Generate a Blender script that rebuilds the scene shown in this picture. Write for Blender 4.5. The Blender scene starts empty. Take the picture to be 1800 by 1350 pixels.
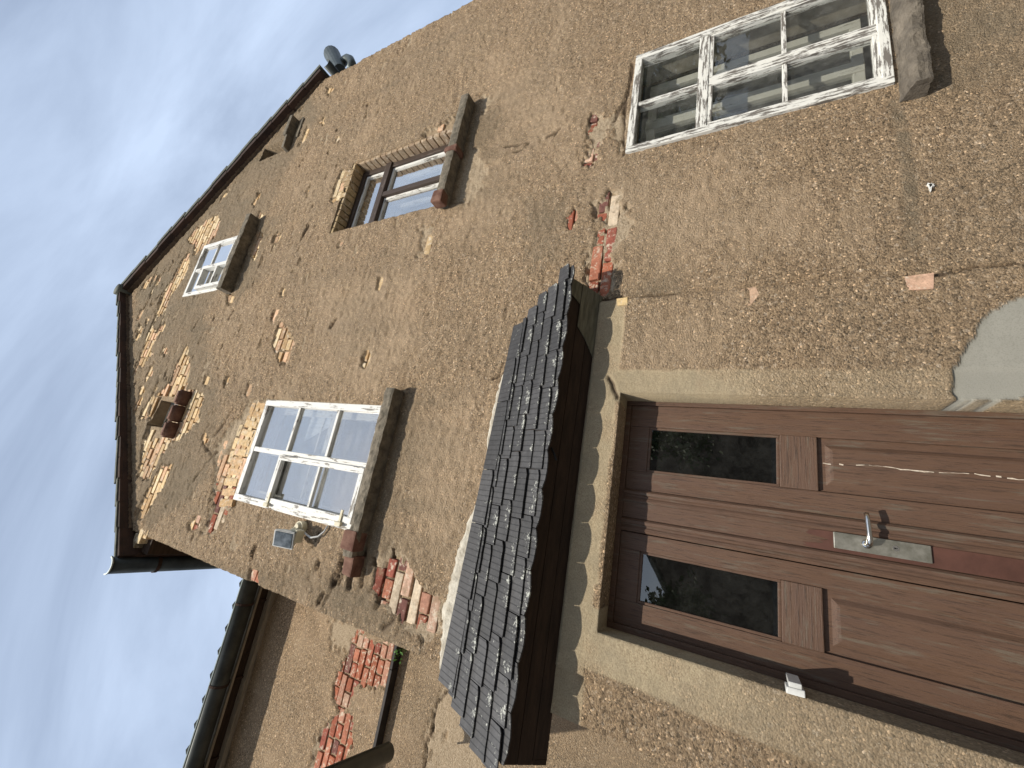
import bpy, bmesh, math, random
import numpy as np
from mathutils import Vector, Matrix

random.seed(7)
SC = bpy.context.scene
COL = SC.collection
rad = math.radians

# ------------------------------------------------------------------ camera
# the phone was held sideways: the building's "up" points to the left of the picture
RC = np.array([[0.16512364, 0.46025102, -0.87229765],
               [-0.94759164, 0.31929791, -0.01090521],
               [0.27350368, 0.82838267, 0.48885365]])
FPX = 724.66
CAMPOS = (0.0, -2.1, 1.45)
cd = bpy.data.cameras.new('camera')
cam = bpy.data.objects.new('camera', cd)
COL.objects.link(cam)
cd.sensor_width = 36.0
cd.lens = 36.0 * FPX / 1800.0
cd.clip_start = 0.02
cd.clip_end = 3000
mw = Matrix(((RC[0][0], -RC[1][0], -RC[2][0], CAMPOS[0]),
             (RC[0][1], -RC[1][1], -RC[2][1], CAMPOS[1]),
             (RC[0][2], -RC[1][2], -RC[2][2], CAMPOS[2]),
             (0, 0, 0, 1)))
cam.matrix_world = mw
SC.camera = cam

# ------------------------------------------------------------------ sun and sky
SUNV = Vector((-0.34, -1.0, 0.98)).normalized()
ELEV = math.asin(SUNV.z)
AZ = math.atan2(SUNV.x, SUNV.y)
sd = bpy.data.lights.new('sun', 'SUN')
sd.energy = 5.0
sd.angle = rad(0.6)
sd.color = (1.0, 0.93, 0.82)
sun = bpy.data.objects.new('sun', sd)
COL.objects.link(sun)
sun.rotation_euler = SUNV.to_track_quat('Z', 'Y').to_euler()
sun.location = (0, 0, 30)

W = bpy.data.worlds.new("World")
SC.world = W
W.use_nodes = True
nt = W.node_tree
nt.nodes.clear()
wo = nt.nodes.new('ShaderNodeOutputWorld')
bg = nt.nodes.new('ShaderNodeBackground')
sky = nt.nodes.new('ShaderNodeTexSky')
sky.sky_type = 'NISHITA'
sky.sun_disc = False
sky.sun_elevation = ELEV
sky.sun_rotation = AZ
sky.altitude = 100
sky.air_density = 1.0
sky.dust_density = 1.6
sky.ozone_density = 1.5
bg.inputs['Strength'].default_value = 0.118
tc = nt.nodes.new('ShaderNodeTexCoord')
mp = nt.nodes.new('ShaderNodeMapping')
mp.inputs['Rotation'].default_value = (0.3, 0.5, 0.9)
mp.inputs['Scale'].default_value = (0.8, 3.4, 1.6)
nz = nt.nodes.new('ShaderNodeTexNoise')
nz.inputs['Scale'].default_value = 1.5
nz.inputs['Detail'].default_value = 9
nz.inputs['Roughness'].default_value = 0.55
nz.inputs['Distortion'].default_value = 0.5
rp = nt.nodes.new('ShaderNodeValToRGB')
rp.color_ramp.elements[0].position = 0.34
rp.color_ramp.elements[0].color = (0.50, 0.50, 0.50, 1)
rp.color_ramp.elements[1].position = 0.68
rp.color_ramp.elements[1].color = (1, 1, 1, 1)
mx = nt.nodes.new('ShaderNodeMix')
mx.data_type = 'RGBA'
mx.inputs['B'].default_value = (5.5, 6.65, 8.6, 1)
L = nt.links.new
L(tc.outputs['Generated'], mp.inputs['Vector'])
L(mp.outputs['Vector'], nz.inputs['Vector'])
L(nz.outputs['Fac'], rp.inputs['Fac'])
L(rp.outputs['Color'], mx.inputs['Factor'])
L(sky.outputs['Color'], mx.inputs['A'])
L(mx.outputs['Result'], bg.inputs['Color'])
L(bg.outputs['Background'], wo.inputs['Surface'])

SC.view_settings.view_transform = 'Standard'
SC.view_settings.look = 'None'
SC.view_settings.exposure = 0.0
SC.view_settings.gamma = 1.0
SC.render.engine = 'CYCLES'
SC.render.resolution_x = 1024
SC.render.resolution_y = 768


# ------------------------------------------------------------------ helpers
def F(px, py, Y=0.0):
    """facade coordinates (x, z) of a surveyed point on the wall plane y = Y"""
    v = RC.T @ np.array([(px - 900) / FPX, (py - 675) / FPX, 1.0])
    t = (2.1 + Y) / v[1]
    return float(v[0] * t), float(v[2] * t + 1.45)


def tag(o, label=None, cat=None, group=None, kind=None):
    if label: o['label'] = label
    if cat: o['category'] = cat
    if group: o['group'] = group
    if kind: o['kind'] = kind
    return o


def empty(name, loc=(0, 0, 0)):
    o = bpy.data.objects.new(name, None)
    o.location = loc
    o.empty_display_size = 0.2
    COL.objects.link(o)
    return o


class MB:
    """collects geometry and links it as ONE mesh object (world coordinates)"""

    def __init__(s):
        s.v = []; s.f = []; s.c = []

    def add(s, vs, fs, col=None):
        n = len(s.v)
        if isinstance(col, list):
            s.v += [tuple(p) for p in vs]; s.f += [tuple(i + n for i in f) for f in fs]; s.c += col; return
        s.v += [tuple(p) for p in vs]
        s.f += [tuple(i + n for i in f) for f in fs]
        s.c += [col or (1, 1, 1, 1)] * len(vs)

    def box(s, x0, x1, y0, y1, z0, z1, b=0.0, col=None, jit=0.0):
        if x1 < x0: x0, x1 = x1, x0
        if y1 < y0: y0, y1 = y1, y0
        if z1 < z0: z0, z1 = z1, z0
        b = min(b, (x1 - x0) * .4, (y1 - y0) * .4, (z1 - z0) * .4)
        j = lambda: random.uniform(-jit, jit)
        if b <= 0:
            vs = [(x + j(), y + j(), z + j()) for z in (z0, z1) for y in (y0, y1) for x in (x0, x1)]
            fs = [(0, 2, 3, 1), (4, 5, 7, 6), (0, 1, 5, 4), (2, 6, 7, 3), (0, 4, 6, 2), (1, 3, 7, 5)]
            s.add(vs, fs, col); return
        bm = bmesh.new()
        bmesh.ops.create_cube(bm, size=1)
        for v in bm.verts:
            v.co = Vector(((x0 + x1) / 2 + v.co.x * (x1 - x0) + j(), (y0 + y1) / 2 + v.co.y * (y1 - y0) + j(),
                           (z0 + z1) / 2 + v.co.z * (z1 - z0) + j()))
        bmesh.ops.bevel(bm, geom=bm.edges[:], offset=b, segments=2, profile=0.6, affect='EDGES')
        s.frombm(bm, col)

    def frombm(s, bm, col=None):
        bm.verts.index_update()
        s.add([v.co[:] for v in bm.verts], [[v.index for v in f.verts] for f in bm.faces], col)
        bm.free()

    def prism(s, pts, depth, col=None):
        """pts: list of 3d points (planar), depth: Vector extrusion"""
        n = len(pts)
        d = Vector(depth)
        vs = [Vector(p) for p in pts] + [Vector(p) + d for p in pts]
        fs = [tuple(range(n))[::-1], tuple(range(n, 2 * n))]
        for i in range(n):
            k = (i + 1) % n
            fs.append((i, k, n + k, n + i))
        s.add([v[:] for v in vs], fs, col)

    def tube(s, pts, r, n=10, col=None, cap=True):
        pts = [Vector(p) for p in pts]
        rs = r if isinstance(r, (list, tuple)) else [r] * len(pts)
        vs = []; fs = []
        up = None
        for i, p in enumerate(pts):
            a = pts[max(i - 1, 0)]; b = pts[min(i + 1, len(pts) - 1)]
            t = (b - a).normalized()
            if up is None:
                up = Vector((0, 0, 1)) if abs(t.z) < .9 else Vector((1, 0, 0))
            u = (up - t * up.dot(t)).normalized(); w = t.cross(u); up = u
            for k in range(n):
                an = 2 * math.pi * k / n
                vs.append((p + (u * math.cos(an) + w * math.sin(an)) * rs[i])[:])
        for i in range(len(pts) - 1):
            for k in range(n):
                k2 = (k + 1) % n
                fs.append((i * n + k, i * n + k2, (i + 1) * n + k2, (i + 1) * n + k))
        if cap:
            fs.append(tuple(range(n))[::-1]); fs.append(tuple((len(pts) - 1) * n + k for k in range(n)))
        s.add(vs, fs, col)

    def trough(s, a, b, r, th=0.004, n=12, col=None, start=math.pi, span=math.pi, up=(0, 0, 1)):
        """half round gutter from a to b (rim level)"""
        a = Vector(a); b = Vector(b); t = (b - a).normalized()
        upv = Vector(up); side = t.cross(upv).normalized(); upv = side.cross(t).normalized()
        vs = []; fs = []
        m = n + 1
        for P in (a, b):
            for rr in (r, r - th):
                for k in range(m):
                    an = start + span * k / n
                    vs.append((P + side * math.cos(an) * rr + upv * math.sin(an) * rr)[:])
        A, Bi, C, D = 0, m, 2 * m, 3 * m
        for k in range(n):
            fs.append((A + k, A + k + 1, C + k + 1, C + k))
            fs.append((Bi + k + 1, Bi + k, D + k, D + k + 1))
            fs.append((A + k, Bi + k, Bi + k + 1, A + k + 1))
            fs.append((C + k, C + k + 1, D + k + 1, D + k))
        fs.append((A, C, D, Bi)); fs.append((A + n, Bi + n, D + n, C + n))
        s.add(vs, fs, col)

    def build(s, name, mat, parent=None, smooth=False, colattr=False, disp=None, origin=None):
        me = bpy.data.meshes.new(name)
        me.from_pydata(s.v, [], s.f)
        me.update()
        if colattr:
            at = me.color_attributes.new('tint', 'FLOAT_COLOR', 'POINT')
            at.data.foreach_set('color', np.array(s.c, dtype=np.float32).ravel())
        for m in (mat if isinstance(mat, list) else [mat]):
            me.materials.append(m)
        if smooth:
            for p in me.polygons: p.use_smooth = True
        o = bpy.data.objects.new(name, me)
        COL.objects.link(o)
        if parent: o.parent = parent
        return o


# numpy value noise -------------------------------------------------
def _h(ix, iy, seed):
    n = (ix.astype(np.int64) * 374761393 + iy.astype(np.int64) * 668265263 + seed * 982451653) & 0x7fffffff
    n = ((n ^ (n >> 13)) * 1274126177) & 0x7fffffff
    n = n ^ (n >> 16)
    return (n & 0xffff) / 65535.0


def vn(x, y, seed=0):
    ix = np.floor(x); iy = np.floor(y)
    fx = x - ix; fy = y - iy
    fx = fx * fx * (3 - 2 * fx); fy = fy * fy * (3 - 2 * fy)
    a = _h(ix, iy, seed); b = _h(ix + 1, iy, seed); c = _h(ix, iy + 1, seed); d = _h(ix + 1, iy + 1, seed)
    return (a + (b - a) * fx) * (1 - fy) + (c + (d - c) * fx) * fy - 0.5


def fbm(x, y, seed=0, o=3):
    r = 0; a = 1.0
    for k in range(o):
        r = r + a * vn(x * 2 ** k + 17.3 * k, y * 2 ** k + 5.1 * k, seed + k)
        a *= 0.5
    return r


def sstep(a, b, x):
    t = np.clip((x - a) / (b - a), 0, 1)
    return t * t * (3 - 2 * t)


def poly_sd(X, Z, P):
    """signed distance, positive inside"""
    P = np.array(P); n = len(P)
    d = np.full(X.shape, 1e9); ins = np.zeros(X.shape, bool)
    for i in range(n):
        x0, z0 = P[i]; x1, z1 = P[(i + 1) % n]
        ex, ez = x1 - x0, z1 - z0
        t = np.clip(((X - x0) * ex + (Z - z0) * ez) / (ex * ex + ez * ez + 1e-12), 0, 1)
        d = np.minimum(d, np.hypot(X - x0 - t * ex, Z - z0 - t * ez))
        c = ((z0 > Z) != (z1 > Z)) & (X < ex * (Z - z0) / (ez + 1e-12) + x0)
        ins ^= c
    return np.where(ins, d, -d)


def line_d(X, Z, P):
    d = np.full(X.shape, 1e9)
    for i in range(len(P) - 1):
        x0, z0 = P[i]; x1, z1 = P[i + 1]
        ex, ez = x1 - x0, z1 - z0
        t = np.clip(((X - x0) * ex + (Z - z0) * ez) / (ex * ex + ez * ez + 1e-12), 0, 1)
        d = np.minimum(d, np.hypot(X - x0 - t * ex, Z - z0 - t * ez))
    return d


# ------------------------------------------------------------------ materials
class M:
    def __init__(s, name):
        s.m = bpy.data.materials.new(name); s.m.use_nodes = True
        s.t = s.m.node_tree; s.N = s.t.nodes; s.N.clear()
        s.out = s.N.new('ShaderNodeOutputMaterial')
        s.b = s.N.new('ShaderNodeBsdfPrincipled')
        s.t.links.new(s.b.outputs[0], s.out.inputs['Surface'])
        s.b.inputs['Roughness'].default_value = 0.85
        s.b.inputs['Specular IOR Level'].default_value = 0.3
        s.tc = s.N.new('ShaderNodeTexCoord')

    def L(s, a, b): s.t.links.new(a, b)

    def put(s, sock, v):
        if isinstance(v, (int, float)): sock.default_value = v
        elif isinstance(v, tuple):
            sock.default_value = v if len(v) == 4 or sock.type == 'VECTOR' else (*v, 1)
        else: s.L(v, sock)

    def coord(s, sc=(1, 1, 1), rot=(0, 0, 0)):
        n = s.N.new('ShaderNodeMapping')
        n.inputs['Scale'].default_value = sc; n.inputs['Rotation'].default_value = rot
        s.L(s.tc.outputs['Object'], n.inputs['Vector'])
        return n.outputs[0]

    def noise(s, scale, detail=4, rough=.55, vec=None, dist=0.0):
        n = s.N.new('ShaderNodeTexNoise')
        n.inputs['Scale'].default_value = scale; n.inputs['Detail'].default_value = detail
        n.inputs['Roughness'].default_value = rough; n.inputs['Distortion'].default_value = dist
        s.L(vec if vec is not None else s.tc.outputs['Object'], n.inputs['Vector'])
        return n.outputs['Fac']

    def vor(s, scale, vec=None, feat='F1', rnd=1.0):
        n = s.N.new('ShaderNodeTexVoronoi')
        n.feature = feat
        n.inputs['Scale'].default_value = scale; n.inputs['Randomness'].default_value = rnd
        s.L(vec if vec is not None else s.tc.outputs['Object'], n.inputs['Vector'])
        return n.outputs

    def ramp(s, fac, stops, interp='LINEAR'):
        n = s.N.new('ShaderNodeValToRGB'); r = n.color_ramp; r.interpolation = interp
        while len(r.elements) < len(stops): r.elements.new(0.5)
        for e, (p, c) in zip(r.elements, stops):
            e.position = p
            e.color = (c, c, c, 1) if isinstance(c, (int, float)) else (*c, 1)
        s.put(n.inputs['Fac'], fac)
        return n.outputs['Color']

    def mix(s, f, a, b, mode='MIX'):
        n = s.N.new('ShaderNodeMix'); n.data_type = 'RGBA'; n.blend_type = mode
        s.put(n.inputs['Factor'], f); s.put(n.inputs['A'], a); s.put(n.inputs['B'], b)
        return n.outputs['Result']

    def math(s, op, a, b=0.0, clamp=False):
        n = s.N.new('ShaderNodeMath'); n.operation = op; n.use_clamp = clamp
        s.put(n.inputs[0], a); s.put(n.inputs[1], b)
        return n.outputs[0]

    def attr(s, name):
        n = s.N.new('ShaderNodeAttribute'); n.attribute_name = name
        return n

    def sep(s, col):
        n = s.N.new('ShaderNodeSeparateColor'); s.L(col, n.inputs[0]); return n.outputs

    def bump(s, h, strength=.5, dist=.01, normal=None):
        n = s.N.new('ShaderNodeBump')
        n.inputs['Distance'].default_value = dist
        s.put(n.inputs['Strength'], strength); s.put(n.inputs['Height'], h)
        if normal is not None: s.L(normal, n.inputs['Normal'])
        s.L(n.outputs[0], s.b.inputs['Normal'])
        return n.outputs[0]

    def set(s, color=None, rough=None, metal=None, spec=None):
        if color is not None: s.put(s.b.inputs['Base Color'], color)
        if rough is not None: s.put(s.b.inputs['Roughness'], rough)
        if metal is not None: s.b.inputs['Metallic'].default_value = metal
        if spec is not None: s.b.inputs['Specular IOR Level'].default_value = spec
        return s.m


def mat_wall():
    m = M('pebbledash_render')
    a1 = m.sep(m.attr('m1').outputs['Color'])   # coat, smooth, cement
    a2 = m.sep(m.attr('m2').outputs['Color'])   # stain and painted shadow, pale, crack
    big = m.noise(0.9, 5, .6)
    mid = m.noise(7, 6, .65)
    base = m.mix(m.ramp(big, [(.35, 0.0), (.65, 1.0)]), (.312, .222, .136), (.395, .286, .180))
    base = m.mix(m.ramp(mid, [(.38, 0.0), (.7, .75)]), base, (.47, .345, .215))
    base = m.mix(m.ramp(m.noise(2.2, 5, .7), [(.45, 0.0), (.72, .7)]), base, (.215, .158, .100))
    v = m.vor(82)
    vc = m.sep(v['Color'])
    peb = m.ramp(vc[0], [(0.0, (.13, .09, .055)), (.15, (.24, .165, .10)), (.5, (.34, .24, .145)), (.85, (.46, .335, .21)), (.97, (.56, .44, .31)), (1.0, (.66, .56, .44))])
    v2 = m.vor(135)
    vc2 = m.sep(v2['Color'])
    peb2 = m.ramp(vc2[1], [(0.0, .30), (.12, .55), (.3, .9), (.7, 1.1), (.955, 1.2), (.975, 2.1), (1.0, 2.6)])
    col = m.mix(.55, base, peb)
    col = m.mix(1.0, col, peb2, 'MULTIPLY')
    col = m.mix(m.math('MULTIPLY', a2[1], .62), col, (.54, .405, .27))
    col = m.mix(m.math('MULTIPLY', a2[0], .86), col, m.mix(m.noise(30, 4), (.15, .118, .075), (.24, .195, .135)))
    col = m.mix(m.math('MULTIPLY', m.ramp(m.noise(1.3, 4, .6), [(.30, 0.25), (.75, 1.0)]), .38), col, (.27, .235, .175))
    col = m.mix(m.ramp(m.noise(190, 2, .6), [(.66, 0.0), (.70, .8)]), col, (.66, .60, .50))
    # smooth plaster band
    sm = m.mix(m.noise(5, 6, .65), (.34, .285, .185), (.48, .41, .28))
    sm = m.mix(m.ramp(m.noise(38, 6, .7), [(.42, 0.0), (.65, .55)]), sm, (.33, .27, .18))
    sm = m.mix(m.ramp(m.noise(160, 3, .7), [(.40, 0.7), (.52, 0.0)]), sm, (.24, .19, .12))
    sm = m.mix(m.ramp(m.noise(3.1, 7, .72), [(.44, 0.0), (.66, .75)]), sm, (.27, .235, .165))
    col = m.mix(a1[1], col, sm)
    # fresh grey cement repair
    ce = m.mix(m.noise(9, 6, .6), (.235, .235, .205), (.30, .298, .26))
    ce = m.mix(m.ramp(m.noise(260, 2), [(.36, .5), (.5, 0.0)]), ce, (.19, .19, .16))
    col = m.mix(a1[2], col, ce)
    # mortar / undercoat where the render has gone
    und = m.mix(m.noise(14, 6, .7), (.34, .27, .185), (.50, .42, .31))
    und = m.mix(m.ramp(m.noise(70, 4, .7), [(.40, .7), (.55, 0.0)]), und, (.26, .20, .13))
    inv = m.math('SUBTRACT', 1.0, a1[0], True)
    uf = m.ramp(inv, [(.18, 0.0), (.42, 1.0)])
    col = m.mix(uf, col, und)
    mor = m.mix(m.noise(30, 4), (.20, .15, .10), (.38, .30, .20))
    col = m.mix(m.ramp(inv, [(.80, 0.0), (.92, 1.0)]), col, mor)
    col = m.mix(m.math('MULTIPLY', a2[2], .8), col, (.07, .05, .035))
    # bump
    h1 = m.math('MULTIPLY', m.math('SUBTRACT', .6, v['Distance']), 1.0)
    grain = m.math('ADD', m.math('MULTIPLY', h1, .28), m.math('MULTIPLY', m.noise(90, 8, .85), 1.5))
    grain = m.math('ADD', grain, m.math('MULTIPLY', v2['Distance'], -.6))
    fine = m.math('MULTIPLY', m.noise(70, 7, .75), .55)
    soft = m.math('MAXIMUM', a1[1], m.math('MAXIMUM', a1[2], m.math('MULTIPLY', inv, .6)))
    hh = m.math('ADD', m.math('MULTIPLY', grain, m.math('SUBTRACT', 1.0, soft)), m.math('MULTIPLY', fine, m.math('MULTIPLY', soft, m.math('SUBTRACT', 1.0, m.math('MULTIPLY', a1[2], .85)))))
    m.bump(hh, 1.0, .0125)
    return m.set(m.mix(1.0, col, m.mix(m.math('MAXIMUM', a1[1], a1[2]), (1.12, 1.085, 1.05), (.98, .95, .93)), 'MULTIPLY'), .95, spec=.15)


def mat_brick():
    m = M('old_brick')
    t = m.attr('tint').outputs['Color']
    c = m.mix(1.0, t, m.ramp(m.noise(45, 6, .7), [(.3, .62), (.6, 1.08), (.75, 1.25)]), 'MULTIPLY')
    c = m.mix(m.ramp(m.noise(22, 5, .75), [(.54, 0.0), (.62, .8)]), c, (.60, .52, .40))
    c = m.mix(m.ramp(m.noise(9, 5, .7), [(.56, 0.0), (.68, .6)]), c, (.27, .19, .12))
    m.bump(m.noise(90, 6, .75), .7, .006)
    return m.set(c, .93, spec=.15)


def mat_paint(name, axis, c1, wood, thr=.5, dens=1.0):
    """flaking paint on timber, grain running along axis"""
    m = M(name)
    s = [40, 40, 40]; s['xyz'.index(axis)] = 4
    vec = m.coord(tuple(s))
    n = m.noise(dens, 6, .72, vec, .3)
    n2 = m.noise(9, 5, .7)
    f = m.math('ADD', m.math('MULTIPLY', n, .72), m.math('MULTIPLY', n2, .28))
    fac = m.ramp(f, [(thr, 0.0), (thr + .035, 1.0)])
    g = m.mix(m.noise(3, 5, .7, vec), tuple(x * .55 for x in wood), wood)
    p = m.mix(m.noise(18, 4, .6), tuple(x * .86 for x in c1), c1)
    col = m.mix(fac, p, g)
    m.bump(m.math('SUBTRACT', m.math('MULTIPLY', n, .5), m.math('MULTIPLY', fac, .6)), .6, .003)
    return m.set(col, .6)


def mat_door(ax='z'):
    m = M('weathered_brown_door_paint_' + ax)
    sw = (lambda a, c: (a, a, c)) if ax == 'z' else (lambda a, c: (c, a, a))
    vz = m.coord(sw(34, 1.7))
    n = m.noise(1.0, 8, .75, vz, .5)
    fine = m.noise(3.2, 6, .8, m.coord(sw(60, 2.6)))
    big = m.noise(2.3, 4, .6)
    c = m.mix(big, (.092, .051, .032), (.135, .079, .050))
    c = m.mix(m.ramp(n, [(.44, 0.0), (.64, .7)]), c, (.098, .057, .040))
    c = m.mix(m.ramp(fine, [(.525, 0.0), (.62, .8)]), c, (.038, .025, .018))
    c = m.mix(m.ramp(m.noise(4, 6, .7, m.coord(sw(11, 1.1))), [(.55, 0.0), (.66, .7)]), c, (.13, .108, .08))
    m.bump(m.math('ADD', fine, m.math('MULTIPLY', n, .5)), .8, .004)
    return m.set(c, m.ramp(n, [(.3, .42), (.7, .62)]), spec=.35)


def mat_simple(name, c1, c2, scale=12, rough=.7, metal=0.0, bump=.3, bscale=60, bd=.003, spec=.3, strch=None):
    m = M(name)
    v = m.coord(strch) if strch else None
    c = m.mix(m.ramp(m.noise(scale, 6, .65, v), [(.35, 0.0), (.65, 1.0)]), c1, c2)
    m.bump(m.noise(bscale, 5, .7, v), bump, bd)
    return m.set(c, rough, metal, spec)


def mat_slate():
    m = M('old_slate_with_lichen')
    t = m.attr('tint').outputs['Color']
    c = m.mix(1.0, t, m.ramp(m.noise(30, 5, .6), [(.3, .75), (.7, 1.3)]), 'MULTIPLY')
    # grooves running down the slope
    w = m.N.new('ShaderNodeTexWave'); w.wave_type = 'BANDS'; w.bands_direction = 'X'
    w.inputs['Scale'].default_value = 11.0; w.inputs['Distortion'].default_value = .25
    w.inputs['Detail'].default_value = 1
    m.L(m.tc.outputs['Object'], w.inputs['Vector'])
    line = m.ramp(w.outputs['Fac'], [(.93, 0.0), (.99, 1.0)])
    c = m.mix(m.math('MULTIPLY', line, .55), c, (.014, .014, .015))
    n = m.math('ADD', m.math('MULTIPLY', m.noise(75, 7, .8), .55), m.math('MULTIPLY', m.noise(11, 5, .7), .47))
    reg = m.attr('tint').outputs['Alpha']
    f = m.ramp(m.math('ADD', n, m.math('MULTIPLY', reg, .075)), [(.672, 0.0), (.69, 1.0)])
    c = m.mix(f, c, m.mix(m.noise(25, 3), (.30, .31, .265), (.47, .47, .42)))
    m.bump(m.math('ADD', m.math('MULTIPLY', m.noise(55, 6, .7), .6), m.math('MULTIPLY', line, -1.2)), .6, .003)
    return m.set(c, .62, spec=.4)


def mat_glass(name, boost=2.6, base=.03, dirt=.05, tint=(.95, .96, .96)):
    m = M(name)
    N = m.N
    m.t.nodes.remove(m.b)
    g = N.new('ShaderNodeBsdfGlossy'); g.inputs['Roughness'].default_value = 0.012
    g.inputs['Color'].default_value = (.98, .96, .93, 1)
    t = N.new('ShaderNodeBsdfTransparent'); t.inputs['Color'].default_value = (*tint, 1)
    d = N.new('ShaderNodeBsdfDiffuse'); d.inputs['Color'].default_value = (.42, .42, .38, 1)
    fr = N.new('ShaderNodeLayerWeight'); fr.inputs['Blend'].default_value = 0.5
    bp = N.new('ShaderNodeBump'); bp.inputs['Strength'].default_value = .12; bp.inputs['Distance'].default_value = .004
    m.L(m.noise(3.5, 2, .5), bp.inputs['Height']); m.L(bp.outputs[0], g.inputs['Normal'])
    f = m.math('ADD', m.math('MULTIPLY', m.math('POWER', fr.outputs['Facing'], 5.0), .96), .04)
    f = m.math('MULTIPLY', f, boost)
    f = m.math('ADD', f, base, True)
    a = N.new('ShaderNodeMixShader'); m.L(f, a.inputs[0]); m.L(t.outputs[0], a.inputs[1]); m.L(g.outputs[0], a.inputs[2])
    df = m.math('MULTIPLY', m.ramp(m.noise(11, 8, .8), [(.42, .15), (.75, 1.0)]), dirt)
    b = N.new('ShaderNodeMixShader'); m.L(df, b.inputs[0]); m.L(a.outputs[0], b.inputs[1]); m.L(d.outputs[0], b.inputs[2])
    m.L(b.outputs[0], m.out.inputs['Surface'])
    return m.m


MW = mat_wall()
MBR = mat_brick()
WV = mat_paint('flaking_white_paint_upright', 'z', (.74, .73, .68), (.26, .235, .20), .545)
WH = mat_paint('flaking_white_paint_level', 'x', (.74, .73, .68), (.26, .235, .20), .545)
WV2 = mat_paint('badly_flaked_white_paint_upright', 'z', (.70, .69, .63), (.20, .18, .155), .50, 1.9)
WH2 = mat_paint('badly_flaked_white_paint_level', 'x', (.70, .69, .63), (.20, .18, .155), .50, 1.9)
BV = mat_paint('dark_brown_window_timber_upright', 'z', (.060, .042, .032), (.13, .10, .08), .54)
BH = mat_paint('dark_brown_window_timber_level', 'x', (.060, .042, .032), (.13, .10, .08), .54)
INN = mat_paint('cream_inner_frame_paint', 'z', (.40, .39, .33), (.22, .20, .16), .57)
DOORM = mat_door()
DOORX = mat_door('x')
GL = mat_glass('old_window_glass', 6.0, .08, .10)
GLC = mat_glass('clear_window_glass', 1.1, .0, .09)
GLD = mat_glass('door_glass', 2.4, .03, .04, (.25, .28, .26))
SILL = mat_simple('weathered_sill_stone', (.10, .088, .066), (.235, .20, .150), 22, .95, 0, .9, 80, .008)
SILLB = mat_simple('brick_red_sill', (.105, .048, .033), (.215, .12, .085), 14, .9, 0, .8, 70, .006)
ZINC = mat_simple('grey_zinc', (.075, .088, .085), (.12, .135, .13), 6, .5, .55, .15, 12, .004)
ZINCD = mat_simple('dark_zinc', (.030, .034, .032), (.060, .066, .062), 6, .45, .35, .2, 14, .004)
RUST = mat_simple('rusty_iron', (.030, .018, .014), (.055, .032, .022), 30, .85, .2, .5, 80, .003)
TILE = mat_simple('brown_clay_tile', (.030, .021, .017), (.070, .040, .029), 5, .9, 0, .6, 50, .006)
TILET = mat_simple('mossy_grey_tile_top', (.075, .078, .062), (.16, .165, .135), 9, .95, 0, .8, 50, .006)
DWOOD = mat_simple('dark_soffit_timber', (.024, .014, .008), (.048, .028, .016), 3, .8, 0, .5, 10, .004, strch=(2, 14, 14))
BWOOD = mat_simple('bare_green_grey_timber', (.09, .085, .058), (.19, .175, .12), 3, .9, 0, .6, 9, .004, strch=(3, 20, 20))
LWOOD = mat_simple('pale_weathered_timber', (.20, .17, .125), (.34, .29, .22), 3, .9, 0, .6, 9, .004, strch=(2, 16, 16))
MORT = mat_simple('pale_flashing_mortar', (.36, .32, .25), (.60, .56, .47), 18, .95, 0, 1.0, 45, .01)
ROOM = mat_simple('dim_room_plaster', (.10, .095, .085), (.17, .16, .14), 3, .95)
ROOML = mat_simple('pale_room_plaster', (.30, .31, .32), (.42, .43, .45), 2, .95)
CURT2 = mat_simple('grey_net_curtain', (.20, .205, .21), (.26, .265, .27), 3, .95, 0, .5, 8, .01, strch=(30, 1, 1))
CURT = mat_simple('net_curtain_cloth', (.55, .58, .60), (.80, .82, .84), 3, .95, 0, .5, 8, .01, strch=(30, 1, 1))
PLAST = mat_simple('aged_cream_plastic', (.50, .45, .31), (.62, .57, .42), 14, .55)
PLASG = mat_simple('white_grey_plastic', (.50, .50, .47), (.66, .66, .63), 14, .5)
METAL = mat_simple('worn_nickel_plate', (.30, .29, .235), (.50, .48, .41), 28, .34, .85, .1, 50, .001)
METB = mat_simple('polished_lever_metal', (.60, .58, .53), (.72, .70, .66), 30, .2, 1.0, .05, 50, .001)
BLACK = mat_simple('black_keyhole', (.01, .01, .01), (.02, .02, .02))
LEAF = mat_simple('weed_leaf', (.05, .12, .02), (.10, .22, .04), 20, .6)
TREEL = mat_simple('tree_leaf', (.035, .060, .018), (.07, .11, .03), 2, .7)
BARK = mat_simple('tree_bark', (.06, .045, .03), (.12, .09, .065), 8, .95, 0, .8, 20, .02)
SLATE = mat_slate()

# ------------------------------------------------------------------ ground (below and behind the photographer)
gm = M('gravel_yard')
gc = gm.mix(gm.noise(3, 6), (.085, .072, .055), (.14, .12, .095))
gc = gm.mix(.5, gc, gm.ramp(gm.sep(gm.vor(40)['Color'])[0], [(0, .08), (1, .20)]))
gm.bump(gm.noise(50, 5), .6, .02)
gm.set(gc, .95)
g = MB(); g.add([(-400, -400, 0), (400, -400, 0), (400, 400, 0), (-400, 400, 0)], [(0, 1, 2, 3)])
tag(g.build('ground', gm.m), kind='structure')

# ------------------------------------------------------------------ the house
HOUSE = tag(empty('old_house', (2.0, 1.0, 0)), 'old gabled house with crumbling brown pebbledash render, slate porch canopy and brown door', 'house')
HINV = Matrix.Translation((-2.0, -1.0, 0))


def part(mb, name, mat, parent=None, **k):
    """part of the house: parent HOUSE or a part of it"""
    o = mb.build(name, mat, None, **k)
    o.parent = parent or HOUSE
    if parent is None:
        o.matrix_parent_inverse = HINV
    return o


def zroof(x):
    x = np.asarray(x, float)
    return np.minimum(7.355 + 1.035 * (x + .193), 8.756 - 1.13 * (x - 2.79))


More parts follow.
